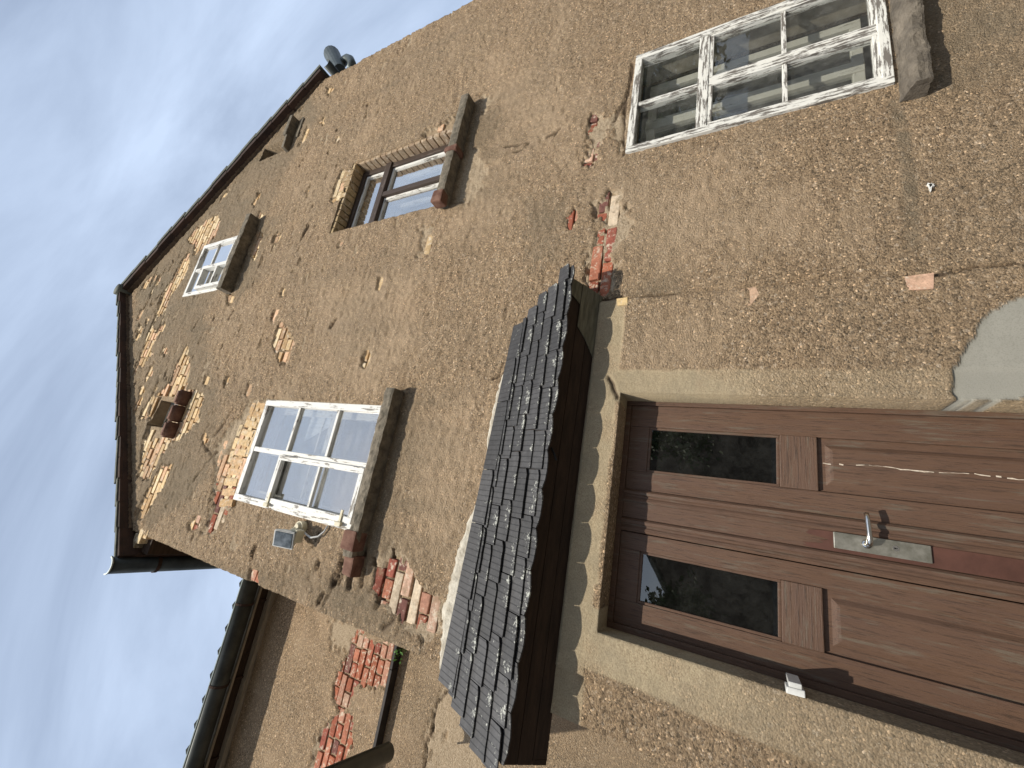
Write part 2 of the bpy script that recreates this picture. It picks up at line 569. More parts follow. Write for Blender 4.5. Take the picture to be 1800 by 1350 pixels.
XL, XR = -0.87, 4.905
T = 0.021     # render thickness; render face at y=0, brick face at y=T


def P(pts, Y=0.0):
    return [F(a, b, Y) for a, b in pts]


# openings: x0,x1,z0,z1,depth
DOORO = (-.49, .645, -.02, 2.012, .14)
W1 = (-.345, .503, 3.69, 5.165)
W2 = (2.262, 3.145, 3.70, 5.09)
W3 = (1.832, 2.585, 6.738, 7.785)
W4 = (.152, .455, 6.83, 7.30)
W5 = (3.84, 4.065, 6.60, 7.235)
BW = (2.297, 3.125, .815, 2.128)

# exposed brick patches, image survey points on the main wall
BRK = [
    [(328, 610), (310, 640), (298, 680), (280, 690), (268, 700), (262, 740), (252, 780), (245, 835), (262, 838), (280, 800), (300, 772), (312, 770), (345, 740), (356, 700), (340, 690), (322, 690), (330, 650)],
    [(283, 820), (262, 860), (245, 895), (235, 912), (248, 908), (268, 880), (288, 845), (298, 825)],
    [(262, 580), (256, 600), (243, 640), (252, 642), (268, 605), (272, 585)],
    [(264, 618), (252, 640), (245, 645), (262, 630), (268, 622)],
    [(248, 545), (252, 548), (243, 562), (240, 558)], [(245, 570), (252, 575), (244, 596), (238, 600)], [(232, 598), (238, 596), (231, 612), (228, 610)],
    [(257, 560), (263, 558), (259, 570)], [(262, 652), (267, 655), (256, 668)], [(246, 680), (252, 683), (243, 698)],
    [(378, 380), (356, 392), (341, 405), (330, 420), (345, 428), (342, 446), (362, 428), (378, 412), (385, 388)],
    [(330, 445), (316, 465), (305, 490), (285, 515), (276, 552), (286, 550), (298, 520), (320, 490), (331, 462)],
    [(454, 338), (460, 340), (448, 362), (444, 358)], [(396, 330), (404, 336), (388, 350)],
    [(455, 372), (462, 378), (452, 392)], [(484, 412), (492, 415), (486, 428), (480, 424)],
    [(494, 512), (498, 508), (496, 520)], [(483, 545), (488, 546), (481, 562), (477, 560)],
    [(490, 573), (504, 585), (512, 605), (506, 622), (490, 612), (480, 605)],
    [(744, 422), (754, 415), (757, 430), (746, 440)], [(666, 488), (671, 490), (665, 508), (662, 506)],
    [(640, 615), (650, 620), (640, 645), (634, 642)], [(590, 430), (600, 425), (596, 436)],
    [(436, 676), (441, 678), (434, 695), (430, 692)], [(395, 665), (404, 660), (394, 680)], [(362, 660), (367, 664), (361, 676), (357, 674)], [(355, 765), (362, 762), (366, 775), (357, 780)],
    [(470, 712), (448, 718), (430, 745), (412, 775), (392, 800), (382, 850), (378, 880), (412, 885), (430, 820), (455, 740)],
    [(398, 792), (384, 818), (376, 838), (386, 842), (402, 808)],
    [(378, 885), (396, 880), (382, 925), (367, 936), (366, 922)],
    [(332, 920), (342, 908), (348, 922), (336, 934)], [(344, 908), (352, 912), (346, 922)], [(440, 1003), (452, 1008), (450, 1026), (438, 1018)],
    [(692, 985), (712, 1005), (728, 1030), (745, 1040), (760, 1062), (742, 1085), (716, 1090), (704, 1064), (683, 1062), (668, 1040), (666, 1015)],
    [(1038, 210), (1050, 205), (1040, 222)], [(1024, 282), (1046, 270), (1036, 290)], [(1072, 335), (1080, 338), (1076, 368), (1071, 366)],
    [(1048, 360), (1062, 355), (1056, 374), (1046, 378)], [(1068, 378), (1086, 372), (1084, 384), (1070, 388)], [(1064, 402), (1072, 400), (1070, 410)],
    [(1000, 380), (1012, 368), (1010, 384), (1002, 402)], [(1040, 455), (1056, 445), (1052, 505), (1036, 522), (1036, 480)], [(1064, 445), (1070, 450), (1064, 512), (1057, 518)],
    [(622, 300), (600, 302), (590, 330), (582, 352), (596, 348), (608, 320)],
    [(745, 232), (768, 226), (800, 205), (812, 196), (815, 215), (760, 245)],
    [(538, 225), (545, 228), (534, 250), (525, 255)], [(574, 152), (586, 158), (578, 168)], [(560, 216), (572, 205), (568, 218)],
    [(400, 515), (412, 520), (406, 536), (398, 530)], [(452, 404), (462, 410), (448, 455), (442, 450)],
    [(486, 618), (500, 606), (508, 632), (494, 640)],
]
# thin undercoat patches: render off, pale scratch coat left
UND = [
    [(655, 980), (690, 950), (745, 1035), (790, 1060), (775, 1110), (740, 1130), (700, 1090), (660, 1050)],
    [(820, 250), (858, 285), (850, 330), (815, 365), (800, 350), (812, 300)],
    [(1035, 205), (1060, 200), (1110, 205), (1095, 265), (1070, 220), (1030, 300)],
    [(1040, 350), (1095, 330), (1105, 400), (1080, 450), (1075, 515), (1030, 520), (1030, 450), (1055, 400)],
    [(470, 700), (440, 705), (380, 780), (372, 890), (355, 935), (372, 940), (410, 890)],
    [(735, 400), (760, 400), (755, 450), (735, 450)],
    [(865, 175), (850, 200), (842, 185), (848, 165)],
    [(470, 700), (640, 710), (648, 716), (470, 708)],
    [(905, 640), (880, 800), (872, 800), (878, 700), (896, 620)],
    [(812, 1180), (835, 1180), (830, 1260), (808, 1190)],
]
STAIN_SHADE = [
    [(706, 690), (745, 700), (750, 760), (720, 850), (690, 900), (655, 940), (640, 975), (665, 860), (690, 760)],
    [(832, 190), (880, 195), (885, 235), (850, 270), (820, 268)],
    [(462, 395), (475, 400), (440, 500), (415, 530), (425, 480)],
    [(1630, 0), (1800, 0), (1780, 60), (1640, 110)],
    [(1110, 520), (1150, 495), (1192, 488), (1192, 510), (1140, 520)],  # cast shadow at the canopy's right end, painted into the wall colour
    [(540, 1000), (660, 1040), (740, 1135), (560, 1065), (420, 1010)],
    [(925, 350), (985, 350), (990, 460), (930, 470)],
    [(530, 140), (480, 240), (330, 400), (240, 500), (232, 620), (240, 900), (262, 930), (330, 880), (400, 800), (360, 560), (450, 400), (560, 200)],
]
PALE = [
    [(1060, 300), (1180, 330), (1300, 250), (1340, 400), (1200, 480), (1080, 440)],
    [(560, 500), (740, 480), (740, 600), (640, 700), (560, 640)],
    [(840, 100), (900, 90), (1040, 200), (1010, 300), (880, 260)],
    [(725, 720), (830, 700), (860, 800), (800, 1000), (720, 960)],
    [(1330, 340), (1420, 330), (1430, 420), (1340, 430)],
    [(1085, 560), (1250, 560), (1260, 650), (1090, 655)],
    [(760, 260), (900, 300), (900, 380), (780, 420)],
]
CRK = [
    [(640, 940), (632, 960), (600, 975), (598, 985)], [(597, 990), (600, 1010), (585, 1030), (570, 1060)], [(588, 1010), (582, 1030)],
    [(655, 985), (665, 1010), (650, 1040)], [(690, 960), (680, 1000), (690, 1040)], [(700, 1060), (690, 1090), (672, 1105)],
    [(890, 258), (930, 250), (918, 262), (900, 268)], [(960, 245), (985, 225), (975, 238)], [(1078, 210), (1100, 178), (1112, 120)],
    [(1096, 270), (1098, 200), (1112, 110)], [(700, 1030), (750, 1055)], [(380, 795), (352, 830), (340, 845)],
    [(357, 780), (372, 800)], [(408, 720), (395, 745), (378, 765)], [(560, 400), (545, 418)], [(430, 410), (412, 425)],
    [(884, 640), (876, 660), (866, 664)], [(560, 935), (548, 960)], [(610, 985), (596, 1030)], [(1055, 524), (1100, 524), (1200, 519)],
    [(1600, 490), (1680, 482), (1720, 470), (1800, 466)], [(850, 1135), (870, 1120)],
    [(345, 498), (352, 512), (340, 520)], [(470, 560), (462, 590)], [(1088, 700), (1072, 670)],
]


def axis(br, steps):
    out = []
    for i in range(len(br) - 1):
        n = max(1, int(round((br[i + 1] - br[i]) / steps[i])))
        out += list(np.linspace(br[i], br[i + 1], n, endpoint=False))
    out.append(br[-1])
    return np.array(out)


def field(X, Z, polys, amp=.03, fw=.02, seed=1, Y=0.0, ax=(22, 34), bias=0.0):
    """0..1 coverage of a list of ragged patches"""
    out = np.zeros(X.shape)
    N1 = fbm(X * ax[0], Z * ax[1], seed, 3)
    for pts in polys:
        Q = P(pts, Y)
        xs = [q[0] for q in Q]; zs = [q[1] for q in Q]
        mg = amp * 2 + fw * 2 + .02
        i0, i1 = np.searchsorted(X[0], [min(xs) - mg, max(xs) + mg])
        j0, j1 = np.searchsorted(Z[:, 0], [min(zs) - mg, max(zs) + mg])
        if i1 <= i0 or j1 <= j0: continue
        sl = (slice(j0, j1), slice(i0, i1))
        sz = min(max(xs) - min(xs), max(zs) - min(zs))
        a = min(amp, sz * .28)
        bias_ = bias * (2.4 if sz > .22 else .9)
        sdv = poly_sd(X[sl], Z[sl], Q) + N1[sl] * a * 1.6 + bias_
        out[sl] = np.maximum(out[sl], sstep(-fw * .5, fw * .5, sdv))
    return out


def cracks(X, Z, lines, w=.008, Y=0.0, seed=5):
    out = np.zeros(X.shape)
    for pts in lines:
        Q = P(pts, Y)
        xs = [q[0] for q in Q]; zs = [q[1] for q in Q]
        mg = .08
        i0, i1 = np.searchsorted(X[0], [min(xs) - mg, max(xs) + mg])
        j0, j1 = np.searchsorted(Z[:, 0], [min(zs) - mg, max(zs) + mg])
        if i1 <= i0 or j1 <= j0: continue
        sl = (slice(j0, j1), slice(i0, i1))
        wx = X[sl] + .02 * fbm(X[sl] * 12, Z[sl] * 12, seed, 3)
        wz = Z[sl] + .02 * fbm(X[sl] * 12, Z[sl] * 12, seed + 9, 3)
        d = line_d(wx, wz, Q)
        ww = w * (1 + 1.2 * fbm(X[sl] * 9, Z[sl] * 9, seed + 3, 2))
        out[sl] = np.maximum(out[sl], 1 - sstep(ww * .4, ww * 1.3, d))
    return out


def grid_wall(name, xs, zs, Yf, m1, m2, holes, keep, skirt_y, parent=None):
    nx, nz_ = len(xs), len(zs)
    X, Z = np.meshgrid(xs, zs)
    co = np.stack([X, Yf, Z], -1).reshape(-1, 3)
    cx = (xs[:-1] + xs[1:]) / 2; cz = (zs[:-1] + zs[1:]) / 2
    CX, CZ = np.meshgrid(cx, cz)
    ok = keep(CX, CZ)
    for h in holes:
        ok &= ~((CX > h[0]) & (CX < h[1]) & (CZ > h[2]) & (CZ < h[3]))
    jj, ii = np.nonzero(ok)
    a = jj * nx + ii
    quads = np.stack([a, a + 1, a + nx + 1, a + nx], -1)
    # skirts: every boundary edge gets a face going back into the wall
    okp = np.pad(ok, 1)
    vs2 = []; q2 = []
    back = {}
    def bk(i):
        if i not in back:
            back[i] = len(co) + len(vs2)
            p = co[i]; vs2.append((p[0], skirt_y(p[0], p[2]), p[2]))
        return back[i]
    for (dj, di) in ((0, -1), (0, 1), (-1, 0), (1, 0)):
        nb = okp[1 + dj:okp.shape[0] - 1 + dj, 1 + di:okp.shape[1] - 1 + di]
        J, I = np.nonzero(ok & ~nb)
        for j, i in zip(J.tolist(), I.tolist()):
            b0 = j * nx + i
            if di == -1: e = (b0 + nx, b0)
            elif di == 1: e = (b0 + 1, b0 + nx + 1)
            elif dj == -1: e = (b0, b0 + 1)
            else: e = (b0 + nx + 1, b0 + nx)
            q2.append((e[1], e[0], bk(e[0]), bk(e[1])))
    allv = np.concatenate([co, np.array(vs2).reshape(-1, 3)]) if vs2 else co
    allq = np.concatenate([quads, np.array(q2, dtype=np.int64).reshape(-1, 4)]) if q2 else quads
    used, inv = np.unique(allq.ravel(), return_inverse=True)
    allq = inv.reshape(-1, 4)
    nb_ = len(allv) - len(co)
    srcidx = np.arange(len(allv))
    if vs2:
        for k, v in back.items(): srcidx[v] = k
    c1 = m1.reshape(-1, 3)[srcidx][used]; c2 = m2.reshape(-1, 3)[srcidx][used]
    allv = allv[used]
    me = bpy.data.meshes.new(name)
    me.vertices.add(len(allv)); me.vertices.foreach_set('co', allv.astype(np.float32).ravel())
    nf = len(allq)
    me.loops.add(nf * 4); me.loops.foreach_set('vertex_index', allq.astype(np.int32).ravel())
    me.polygons.add(nf)
    me.polygons.foreach_set('loop_start', (np.arange(nf) * 4).astype(np.int32))
    me.update(calc_edges=True)
    me.validate()
    for nm, c in (('m1', c1), ('m2', c2)):
        at = me.color_attributes.new(nm, 'FLOAT_COLOR', 'POINT')
        at.data.foreach_set('color', np.concatenate([c, np.ones((len(c), 1))], 1).astype(np.float32).ravel())
    me.materials.append(MW)
    o = bpy.data.objects.new(name, me)
    COL.objects.link(o)
    o.parent = HOUSE; o.matrix_parent_inverse = HINV
    return o


YEL = [(.60, .43, .235), (.66, .48, .27), (.54, .36, .19), (.62, .40, .25), (.70, .55, .34), (.50, .33, .20)]
RED = [(.36, .125, .072), (.32, .105, .065), (.40, .16, .10), (.27, .088, .062), (.46, .24, .165), (.19, .088, .072)]
PALER = [(.55, .36, .26), (.58, .47, .34)]


def brickwork(name, cov, xs, zs, Y, colf, ph=0.0, parent=None, rough=.004, excl=()):
    b = MB()
    H = .0765
    k0, k1 = int(zs[0] / H), int(zs[-1] / H) + 1
    for k in range(k0, k1):
        z0 = k * H + ph
        x = -5 + (k % 2) * .125
        hdr = (k % 4) == 3
        while x < xs[-1]:
            wdt = .12 if hdr else .25
            x1 = x + wdt - .012
            if x1 > xs[0]:
                cs = []
                for fx in (.15, .5, .85):
                    for fz in (.25, .75):
                        i = np.searchsorted(xs, x + (x1 - x) * fx); j = np.searchsorted(zs, z0 + .065 * fz)
                        if 0 < i < len(xs) and 0 < j < len(zs): cs.append(cov[j, i])
                bad = any(x1 > e[0] - .01 and x < e[1] + .01 and z0 + .065 > e[2] - .01 and z0 < e[3] + .01 for e in excl)
                if cs and max(cs) > .3 and not bad:
                    dy = random.uniform(-rough, rough)
                    if random.random() < .06: dy += .010
                    j = .003
                    c = colf((x + x1) / 2, z0)
                    s_ = random.uniform(.8, 1.15)
                    Yb = Y - .007
                    b.box(max(x, xs[0] + .004) + random.uniform(0, j), x1 - random.uniform(0, j), Yb + dy, Y + .08, z0 + random.uniform(0, j), z0 + .065 - random.uniform(0, j), .006,
                          (c[0] * s_, c[1] * s_, c[2] * s_, 1), .0025)
            x += wdt
    return b.build(name, MBR, parent, colattr=True)


# ---- main gable wall
xs = axis([XL, DOORO[0], W1[0], W4[0], W4[1], W1[1], DOORO[1], W3[0], W2[0], BW[0], W3[1], BW[1], W2[1], W5[0], W5[1], XR], [.011] * 15)
zs = axis([.25, BW[2], DOORO[3], BW[3], 3.0, W1[2], W2[2], W2[3], W1[3], W5[2], W3[2], W4[2], W5[3], W4[3], W3[3], 9.80],
          [.008, .008, .008, .009] + [.0125] * 11)
X, Z = np.meshgrid(xs, zs)
bcov = field(X, Z, BRK, .030, .012, 3, ax=(16, 40), bias=.012)
hp = fbm(X * 3.6, Z * 11.5, 141, 3)
nearroof = sstep(1.5, .35, zroof(X) - Z) * sstep(3.1, 1.5, X) * sstep(6.6, 7.0, Z)
bcov = np.maximum(bcov, sstep(.26, .285, hp) * (nearroof > .3))
hp2 = fbm(X * 5.5, Z * 16, 151, 3)
bcov = np.maximum(bcov, sstep(.55, .565, hp2) * (Z > 5.0))
ucov = field(X, Z, UND, .05, .02, 8)
# scattered spots where the topcoat has let go, mostly high up
spot = fbm(X * 4.5, Z * 13, 41, 4) + .28 * fbm(X * .8, Z * .8, 77, 2)
spotm = sstep(.50, .56, spot) * sstep(2.4, 4.5, Z)
ucov = np.maximum(ucov, spotm * .8)
bcov = bcov * (Z < zroof(X) - .06)
coat = 1 - np.maximum(bcov, ucov * .5)
stain_shade = field(X, Z, STAIN_SHADE, .10, .18, 12) * (.65 + .5 * fbm(X * 3, Z * 2, 31, 3))
stk = 1 - sstep(.008, .040, line_d(X + .03 * fbm(X * 0 + 3, Z * 2.5, 8, 3), Z, P([(1572, 182), (1590, 250), (1600, 320), (1606, 430)])))
stain_shade = np.maximum(stain_shade, stk * sstep(1.25, .3, 0 * Z + np.abs(X - 2.1)) * (.85 + .9 * fbm(X * 22, Z * 9, 66, 3)))
for (sx0, sx1, sz_, ln) in ((-.5, .63, 3.57, .8), (2.2, 3.33, 3.57, .9), (1.74, 2.75, 6.57, .8), (.05, .56, 6.55, .5), (2.16, 3.6, .70, .6), (-.87, 1.2, 2.1, .0)):
    if ln == 0: continue
    inx = sstep(sx0 - .08, sx0 + .08, X) * sstep(sx1 + .08, sx1 - .08, X)
    dn = np.clip((sz_ - Z) / ln, 0, 9)
    stain_shade = np.maximum(stain_shade, inx * (Z < sz_ + .02) * np.clip(1 - dn - .9 * np.abs(fbm(X * 9, Z * .9, 61, 3)), 0, 1) * .85)
stain_shade = np.clip(stain_shade + .35 * sstep(.15, .6, fbm(X * 6, Z * .7, 64, 4)) * sstep(2, 5, Z), 0, 1)
pale = np.clip(field(X, Z, PALE, .2, .35, 15) * (.7 + .8 * fbm(X * 4, Z * 4, 35, 3)), 0, 1)
pale = np.maximum(pale, sstep(.02, .6, fbm(X * 2.0, Z * 6, 51, 4) - .1) * .7)
crk = cracks(X, Z, CRK, .010)
pit = cracks(X, Z, [[(614, 976), (600, 990)], [(597, 1000), (586, 1030)], [(632, 940), (640, 975)], [(655, 985), (664, 1012)], [(690, 965), (684, 1000)], [(566, 1045), (560, 1060)], [(618, 1010), (612, 1035)], [(642, 1000), (634, 1030)], [(500, 940), (494, 960)], [(450, 960), (440, 985)], [(560, 988), (556, 1000)], [(668, 1045), (660, 1070)], [(590, 560), (580, 575)], [(350, 560), (338, 580)], [(540, 395), (528, 425)], [(410, 545), (402, 560)]], .016, 0.0, 44)
# door surround
smooth = np.zeros(X.shape); offs = np.zeros(X.shape)
wob = .010 * fbm(X * 5, Z * 5, 60, 3)
in_sur = sstep(-.006, .006, 1.205 + wob - X) * sstep(-.006, .006, 2.19 - Z)
band = sstep(-.01, .01, Z - (2.03 + wob * 1.4 + .02 * (X < -.3))) * (X < 1.21) * (Z < 2.20)
rj = (X > .6) * sstep(-.005, .005, .770 + wob - X) * (Z < 2.1)
lx = -.63 - .045 * sstep(1.9, 1.2, Z) - .02
lj = (X < -.4) * sstep(-.006, .006, X - lx - wob) * (Z < 2.1)
smooth = np.clip(np.maximum(np.maximum(band, rj), lj), 0, 1) * (Z < 2.20)
# the right panel of rough render sits a little prouder than the smooth band
rough_r = (X > .77) * (X < 1.2) * (Z < 2.03)
offs = -.024 * in_sur * (X > -.68 + wob) * 1.0
offs -= .006 * rough_r * in_sur
offs -= .004 * (X < lx + wob) * (Z < 2.0)
cem = field(X, Z, [[(1672, 712), (1672, 650), (1690, 612), (1722, 565), (1760, 540), (1830, 515), (1900, 700), (1672, 712)]], .012, .008, 21)
coat = np.maximum(coat, smooth * .999 * (Z < 2.03) * (X < .8))
lum = .0065 * fbm(X * 9, Z * 26, 70, 3) * (.45 + .9 * sstep(2.2, 5.0, Z)) + .0030 * fbm(X * 32, Z * 36, 71, 2)
lum += .010 * fbm(X * 1.6, Z * 1.6, 72, 2)
lum += .012 * sstep(.28, .7, fbm(X * 9, Z * 30, 73, 3)) * sstep(.1, -.9, X) * sstep(2.6, 3.6, Z)
lum += .0105 * vn(X * 40, Z * 46, 95) * (1 - .45 * (Z < 2.3)) + .006 * vn(X * 17, Z * 34, 96)
lum *= (1 - .75 * smooth) * (1 - .85 * cem)
near_low = (1 - smooth) * (Z < 2.3) * (1 - cem)
lum += near_low * .0010 * vn(X * 75, Z * 75, 90)
lip = np.clip(1 - np.abs(coat - .6) * 4, 0, 1) * .004 * (coat > .5)
Yf = offs + lum - lip + (1 - coat) * (T + .012) + .016 * crk + .030 * pit + cem * (-offs * 0 + .012)
Yf += np.where(ucov * (1 - bcov) > .3, .003 * fbm(X * 20, Z * 40, 81, 3), 0)
smooth = smooth * (1 - .62 * sstep(1.75, 1.2, Z + .25 * fbm(X * 4, Z * 3, 201, 3))) * (1 - .35 * sstep(.1, .5, fbm(X * 7, Z * 7, 202, 3)))
m1 = np.stack([coat, smooth, cem], -1)
m2 = np.stack([stain_shade, pale, np.maximum(crk, pit * .6)], -1)
holes = [DOORO[:4], W1, W2, W3, W4, W5, BW]


def skirt(x, z):
    if abs(x - XL) < 1e-4: return 1.3
    if DOORO[0] - 1e-3 <= x <= DOORO[1] + 1e-3 and z <= DOORO[3] + 1e-3: return .155
    return .22


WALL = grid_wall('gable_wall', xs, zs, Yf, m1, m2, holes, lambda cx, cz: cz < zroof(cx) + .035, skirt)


def main_brick_col(x, z):
    if z > 4.9 and not (x < -.35 and z < 5.6): return random.choice(YEL)
    if z < 2.6 or (x < 0 and z < 5.6):
        if x > .9 and z < 1.7: return (.64, .44, .32)
        return random.choice(RED if random.random() < .75 else PALER)
    return random.choice(YEL)


bw_ = brickwork('exposed_brickwork', bcov, xs, zs, T, main_brick_col, excl=holes)
bw_.parent = WALL

b = MB()
for pts_, c in (([(1586, 492), (1637, 487), (1636, 514), (1592, 516)], (.56, .36, .25)), ([(1303, 514), (1328, 509), (1334, 524), (1318, 543), (1306, 534)], (.50, .34, .23)),
              ([(1086, 529), (1105, 527), (1105, 540), (1088, 541)], (.62, .46, .24))):
    q_ = P(pts_); q_ = [(x_ + random.uniform(-.003, .003), z_) for x_, z_ in q_]
    b = MB(); b.prism([(x_, -.0305, z_) for x_, z_ in q_], (0, .03, 0), (*c, 1))
    o = b.build('bare_brick', MBR, None, colattr=True); o.parent = WALL

b = MB(); rs = random.Random(9)
cx_, cz_ = F(1634, 328)
for k in range(9):
    a_ = rs.uniform(0, 6.28); l_ = rs.uniform(.012, .030); w_ = rs.uniform(.003, .006)
    dx_, dz_ = math.cos(a_), math.sin(a_)
    b.prism([(cx_ - dz_ * w_, -.011, cz_ + dx_ * w_), (cx_ + dz_ * w_, -.011, cz_ - dx_ * w_), (cx_ + dx_ * l_, -.011, cz_ + dz_ * l_ * .7)], (0, .02, 0))
o = b.build('bird_dropping', mat_simple('chalky_white', (.6, .6, .56), (.78, .78, .74), 50), None); o.parent = WALL

# segmental arch of upright bricks over the big upper window
b = MB()
n = 11
for i in range(n):
    t = i / (n - 1)
    x = -.40 + t * .86
    an = (t - .5) * .30
    zc = 5.175 + .06 * (1 - (2 * t - 1) ** 2)
    c = random.choice(YEL[:3] + [(.62, .42, .24)])
    bm = bmesh.new(); bmesh.ops.create_cube(bm, size=1)
    hgt = .20 if i < 9 else .15
    bmesh.ops.scale(bm, vec=(.066, .07, hgt), verts=bm.verts)
    bmesh.ops.bevel(bm, geom=bm.edges[:], offset=.007, segments=2, affect='EDGES')
    bmesh.ops.rotate(bm, cent=(0, 0, 0), matrix=Matrix.Rotation(an, 3, 'Y'), verts=bm.verts)
    bmesh.ops.translate(bm, vec=(x, .043 + random.uniform(-.003, .003), zc + hgt / 2), verts=bm.verts)
    b.frombm(bm, (*c, 1))
ab = b.build('brick_arch', MBR, None, colattr=True); ab.parent = WALL

# brick lining in the head of the dark brown window
b = MB()
for i in range(12):
    x = 2.268 + i * .0735
    c = random.choice([(.40, .30, .17), (.46, .34, .19), (.36, .26, .15)])
    b.box(x, x + .064, .012, .135, 5.055, 5.20, .006, (*c, 1), .002)
hb = b.build('brick_lintel', MBR, None, colattr=True); hb.parent = WALL
# rendered/brick right reveal lining pieces
b = MB()
for i in range(18):
    z = 3.71 + i * .0765
    if z > 5.0: break
    c = random.choice([(.34, .25, .17), (.40, .30, .2)])
    b.box(3.118, 3.16, .02 + random.uniform(0, .004), .135, z, z + .066, .006, (*c, 1), .002)
o = b.build('brick_reveal', MBR, None, colattr=True); o.parent = WALL

# the rest of the house volume behind the gable
b = MB()
b.box(XL + .02, XL + .3, 1.5, 8, 0, 6.75)
b.box(XR - .3, XR - .002, .23, 8, 0, 6.1)
b.box(XL + .02, XR - .02, 7.8, 8.1, 0, 6.1)
b.box(XL + .02, XR - .02, 2.6, 2.8, 0, 6.1)
part(b, 'side_wall', mat_simple('plain_render', (.30, .22, .14), (.38, .28, .18), 4, .95, 0, .6, 60, .008))

# ------------------------------------------------------------------ roof
OV = -.10
AP = (2.085, 9.745)
EL_, ER = (-1.06, 6.47), (4.955, 6.31)
r = MB()
def slab(mb, a, c, t, y0, y1):
    dx, dz = c[0] - a[0], c[1] - a[1]; l = math.hypot(dx, dz)
    nx_, nz2 = -dz / l, dx / l
    if nz2 < 0: nx_, nz2 = -nx_, -nz2
    mb.prism([(a[0], y0, a[1]), (c[0], y0, c[1]), (c[0] + nx_ * t, y0, c[1] + nz2 * t), (a[0] + nx_ * t, y0, a[1] + nz2 * t)], (0, y1 - y0, 0))
slab(r, EL_, AP, .05, OV + .03, 8.1)
slab(r, AP, ER, .05, OV + .03, 8.1)
ROOF = part(r, 'roof', TILE)


def verge(a, c, n, th, name):
    mb = MB(); tp = MB()
    dx, dz = c[0] - a[0], c[1] - a[1]; l = math.hypot(dx, dz)
    ux, uz = dx / l, dz / l
    nx_, nz2 = -uz, ux
    if nz2 < 0: nx_, nz2 = -nx_, -nz2
    step = l / n
    for i in range(n):
        s0 = i * step; s1 = (i + 1) * step + .012
        j = random.uniform(-.008, .008)
        lift0, lift1 = .012 + j, -.006 + j
        if dz < 0: lift0, lift1 = lift1, lift0
        q = [(a[0] + ux * s0 + nx_ * lift0 * .4, a[1] + uz * s0 + nz2 * lift0 * .4), (a[0] + ux * (s1 - .02) + nx_ * lift1 * .4, a[1] + uz * (s1 - .02) + nz2 * lift1 * .4)]
        y0 = OV + random.uniform(-.006, .006)
        th_ = th * .5
        mb.prism([(q[0][0], y0, q[0][1]), (q[1][0], y0, q[1][1]), (q[1][0] + nx_ * th_, y0, q[1][1] + nz2 * th_), (q[0][0] + nx_ * th_, y0, q[0][1] + nz2 * th_)], (0, .12, 0))
        tq = [(q[0][0] + nx_ * (th_ + lift0), q[0][1] + nz2 * (th_ + lift0)), (q[1][0] + ux * .03 + nx_ * (th_ + lift1), q[1][1] + uz * .03 + nz2 * (th_ + lift1))]
        t2 = th * .6
        tp.prism([(tq[0][0], y0 - .012, tq[0][1]), (tq[1][0], y0 - .012, tq[1][1]), (tq[1][0] + nx_ * t2, y0 - .006, tq[1][1] + nz2 * t2), (tq[0][0] + nx_ * t2, y0 - .006, tq[0][1] + nz2 * t2)], (0, .3, 0))
    o1 = mb.build(name, TILE, None); o1.parent = ROOF
    o2 = tp.build('roof_tile_row', TILET, None); o2.parent = ROOF
verge(EL_, AP, 15, .062, 'verge_tile_row')
verge(AP, ER, 14, .13, 'verge_tile_row')
b = MB()
b.tube([(2.10, OV - .03, 9.80), (2.10, 8.1, 9.80)], .09, 12)
o = b.build('ridge_tile', TILET, None, smooth=True); o.parent = ROOF
# bedding mortar under verge
b = MB()
for (a, c) in ((EL_, AP), (AP, ER)):
    nseg = 90
    for i in range(nseg):
        t0, t1 = i / nseg, (i + 1.0) / nseg
        x0 = a[0] + (c[0] - a[0]) * t0; z0 = a[1] + (c[1] - a[1]) * t0
        x1 = a[0] + (c[0] - a[0]) * t1; z1 = a[1] + (c[1] - a[1]) * t1
        if x0 < XL or x1 > XR: continue
        d = random.uniform(.004, .022)
        b.prism([(x0, -.03 - random.random() * .015, z0 - d), (x1, -.03, z1 - d), (x1, -.03, z1 + .02), (x0, -.03, z0 + .02)], (0, .06, 0))
o = b.build('bedding_mortar', mat_simple('dark_mortar', (.09, .065, .045), (.17, .125, .085), 20, .95, 0, .8, 50, .01), None); o.parent = ROOF
# left eave box + end bricks
b = MB()
b.box(-1.04, XL + .0, .06, 8, 6.36, 6.50, .01)
part(b, 'eave_soffit', DWOOD)
b = MB()
for (x, z, c) in ((-.90, 6.36, YEL[1]), (-.955, 6.44, YEL[4]), (-1.01, 6.52, (.3, .24, .16))):
    b.box(x, x + .13, -.005 + random.uniform(0, .01), .12, z, z + .07, .01, (*c, 1), .006)
o = b.build('corbel_bricks', MBR, None, colattr=True); part_o = o; o.parent = WALL

# main left gutter
b = MB()
gx, gz, gr = -1.155, 6.52, .075
b.trough((gx, -.135, gz), (gx, 7.5, gz + .02), gr, .005, 14)
G1 = part(b, 'gutter', ZINCD, smooth=True)
b = MB(); b.trough((gx, -.145, gz), (gx, -.134, gz), gr + .007, .014, 14)
o = b.build('gutter_rim', mat_simple('bright_zinc_rim', (.22, .25, .25), (.34, .38, .37), 6, .4, .3, .1), None); o.parent = G1
for y in (.22, 1.2, 2.2):
    b = MB()
    b.trough((gx, y, gz), (gx, y + .03, gz), gr + .008, .007, 12)
    b.box(gx + gr - .02, XL + .02, y, y + .03, gz - .004, gz + .012)
    o = b.build('gutter_bracket', RUST, None); o.parent = G1

# right gutter end and swan neck downpipe
b = MB()
q = F(588, 118, -.05)
b.trough((4.985, -.12, 6.20), (4.985, 6, 6.22), .068, .005, 14)
part(b, 'gutter', ZINCD, smooth=True)


def fpt(px, py, Y):
    a = F(px, py, Y); return Vector((a[0], Y, a[1]))


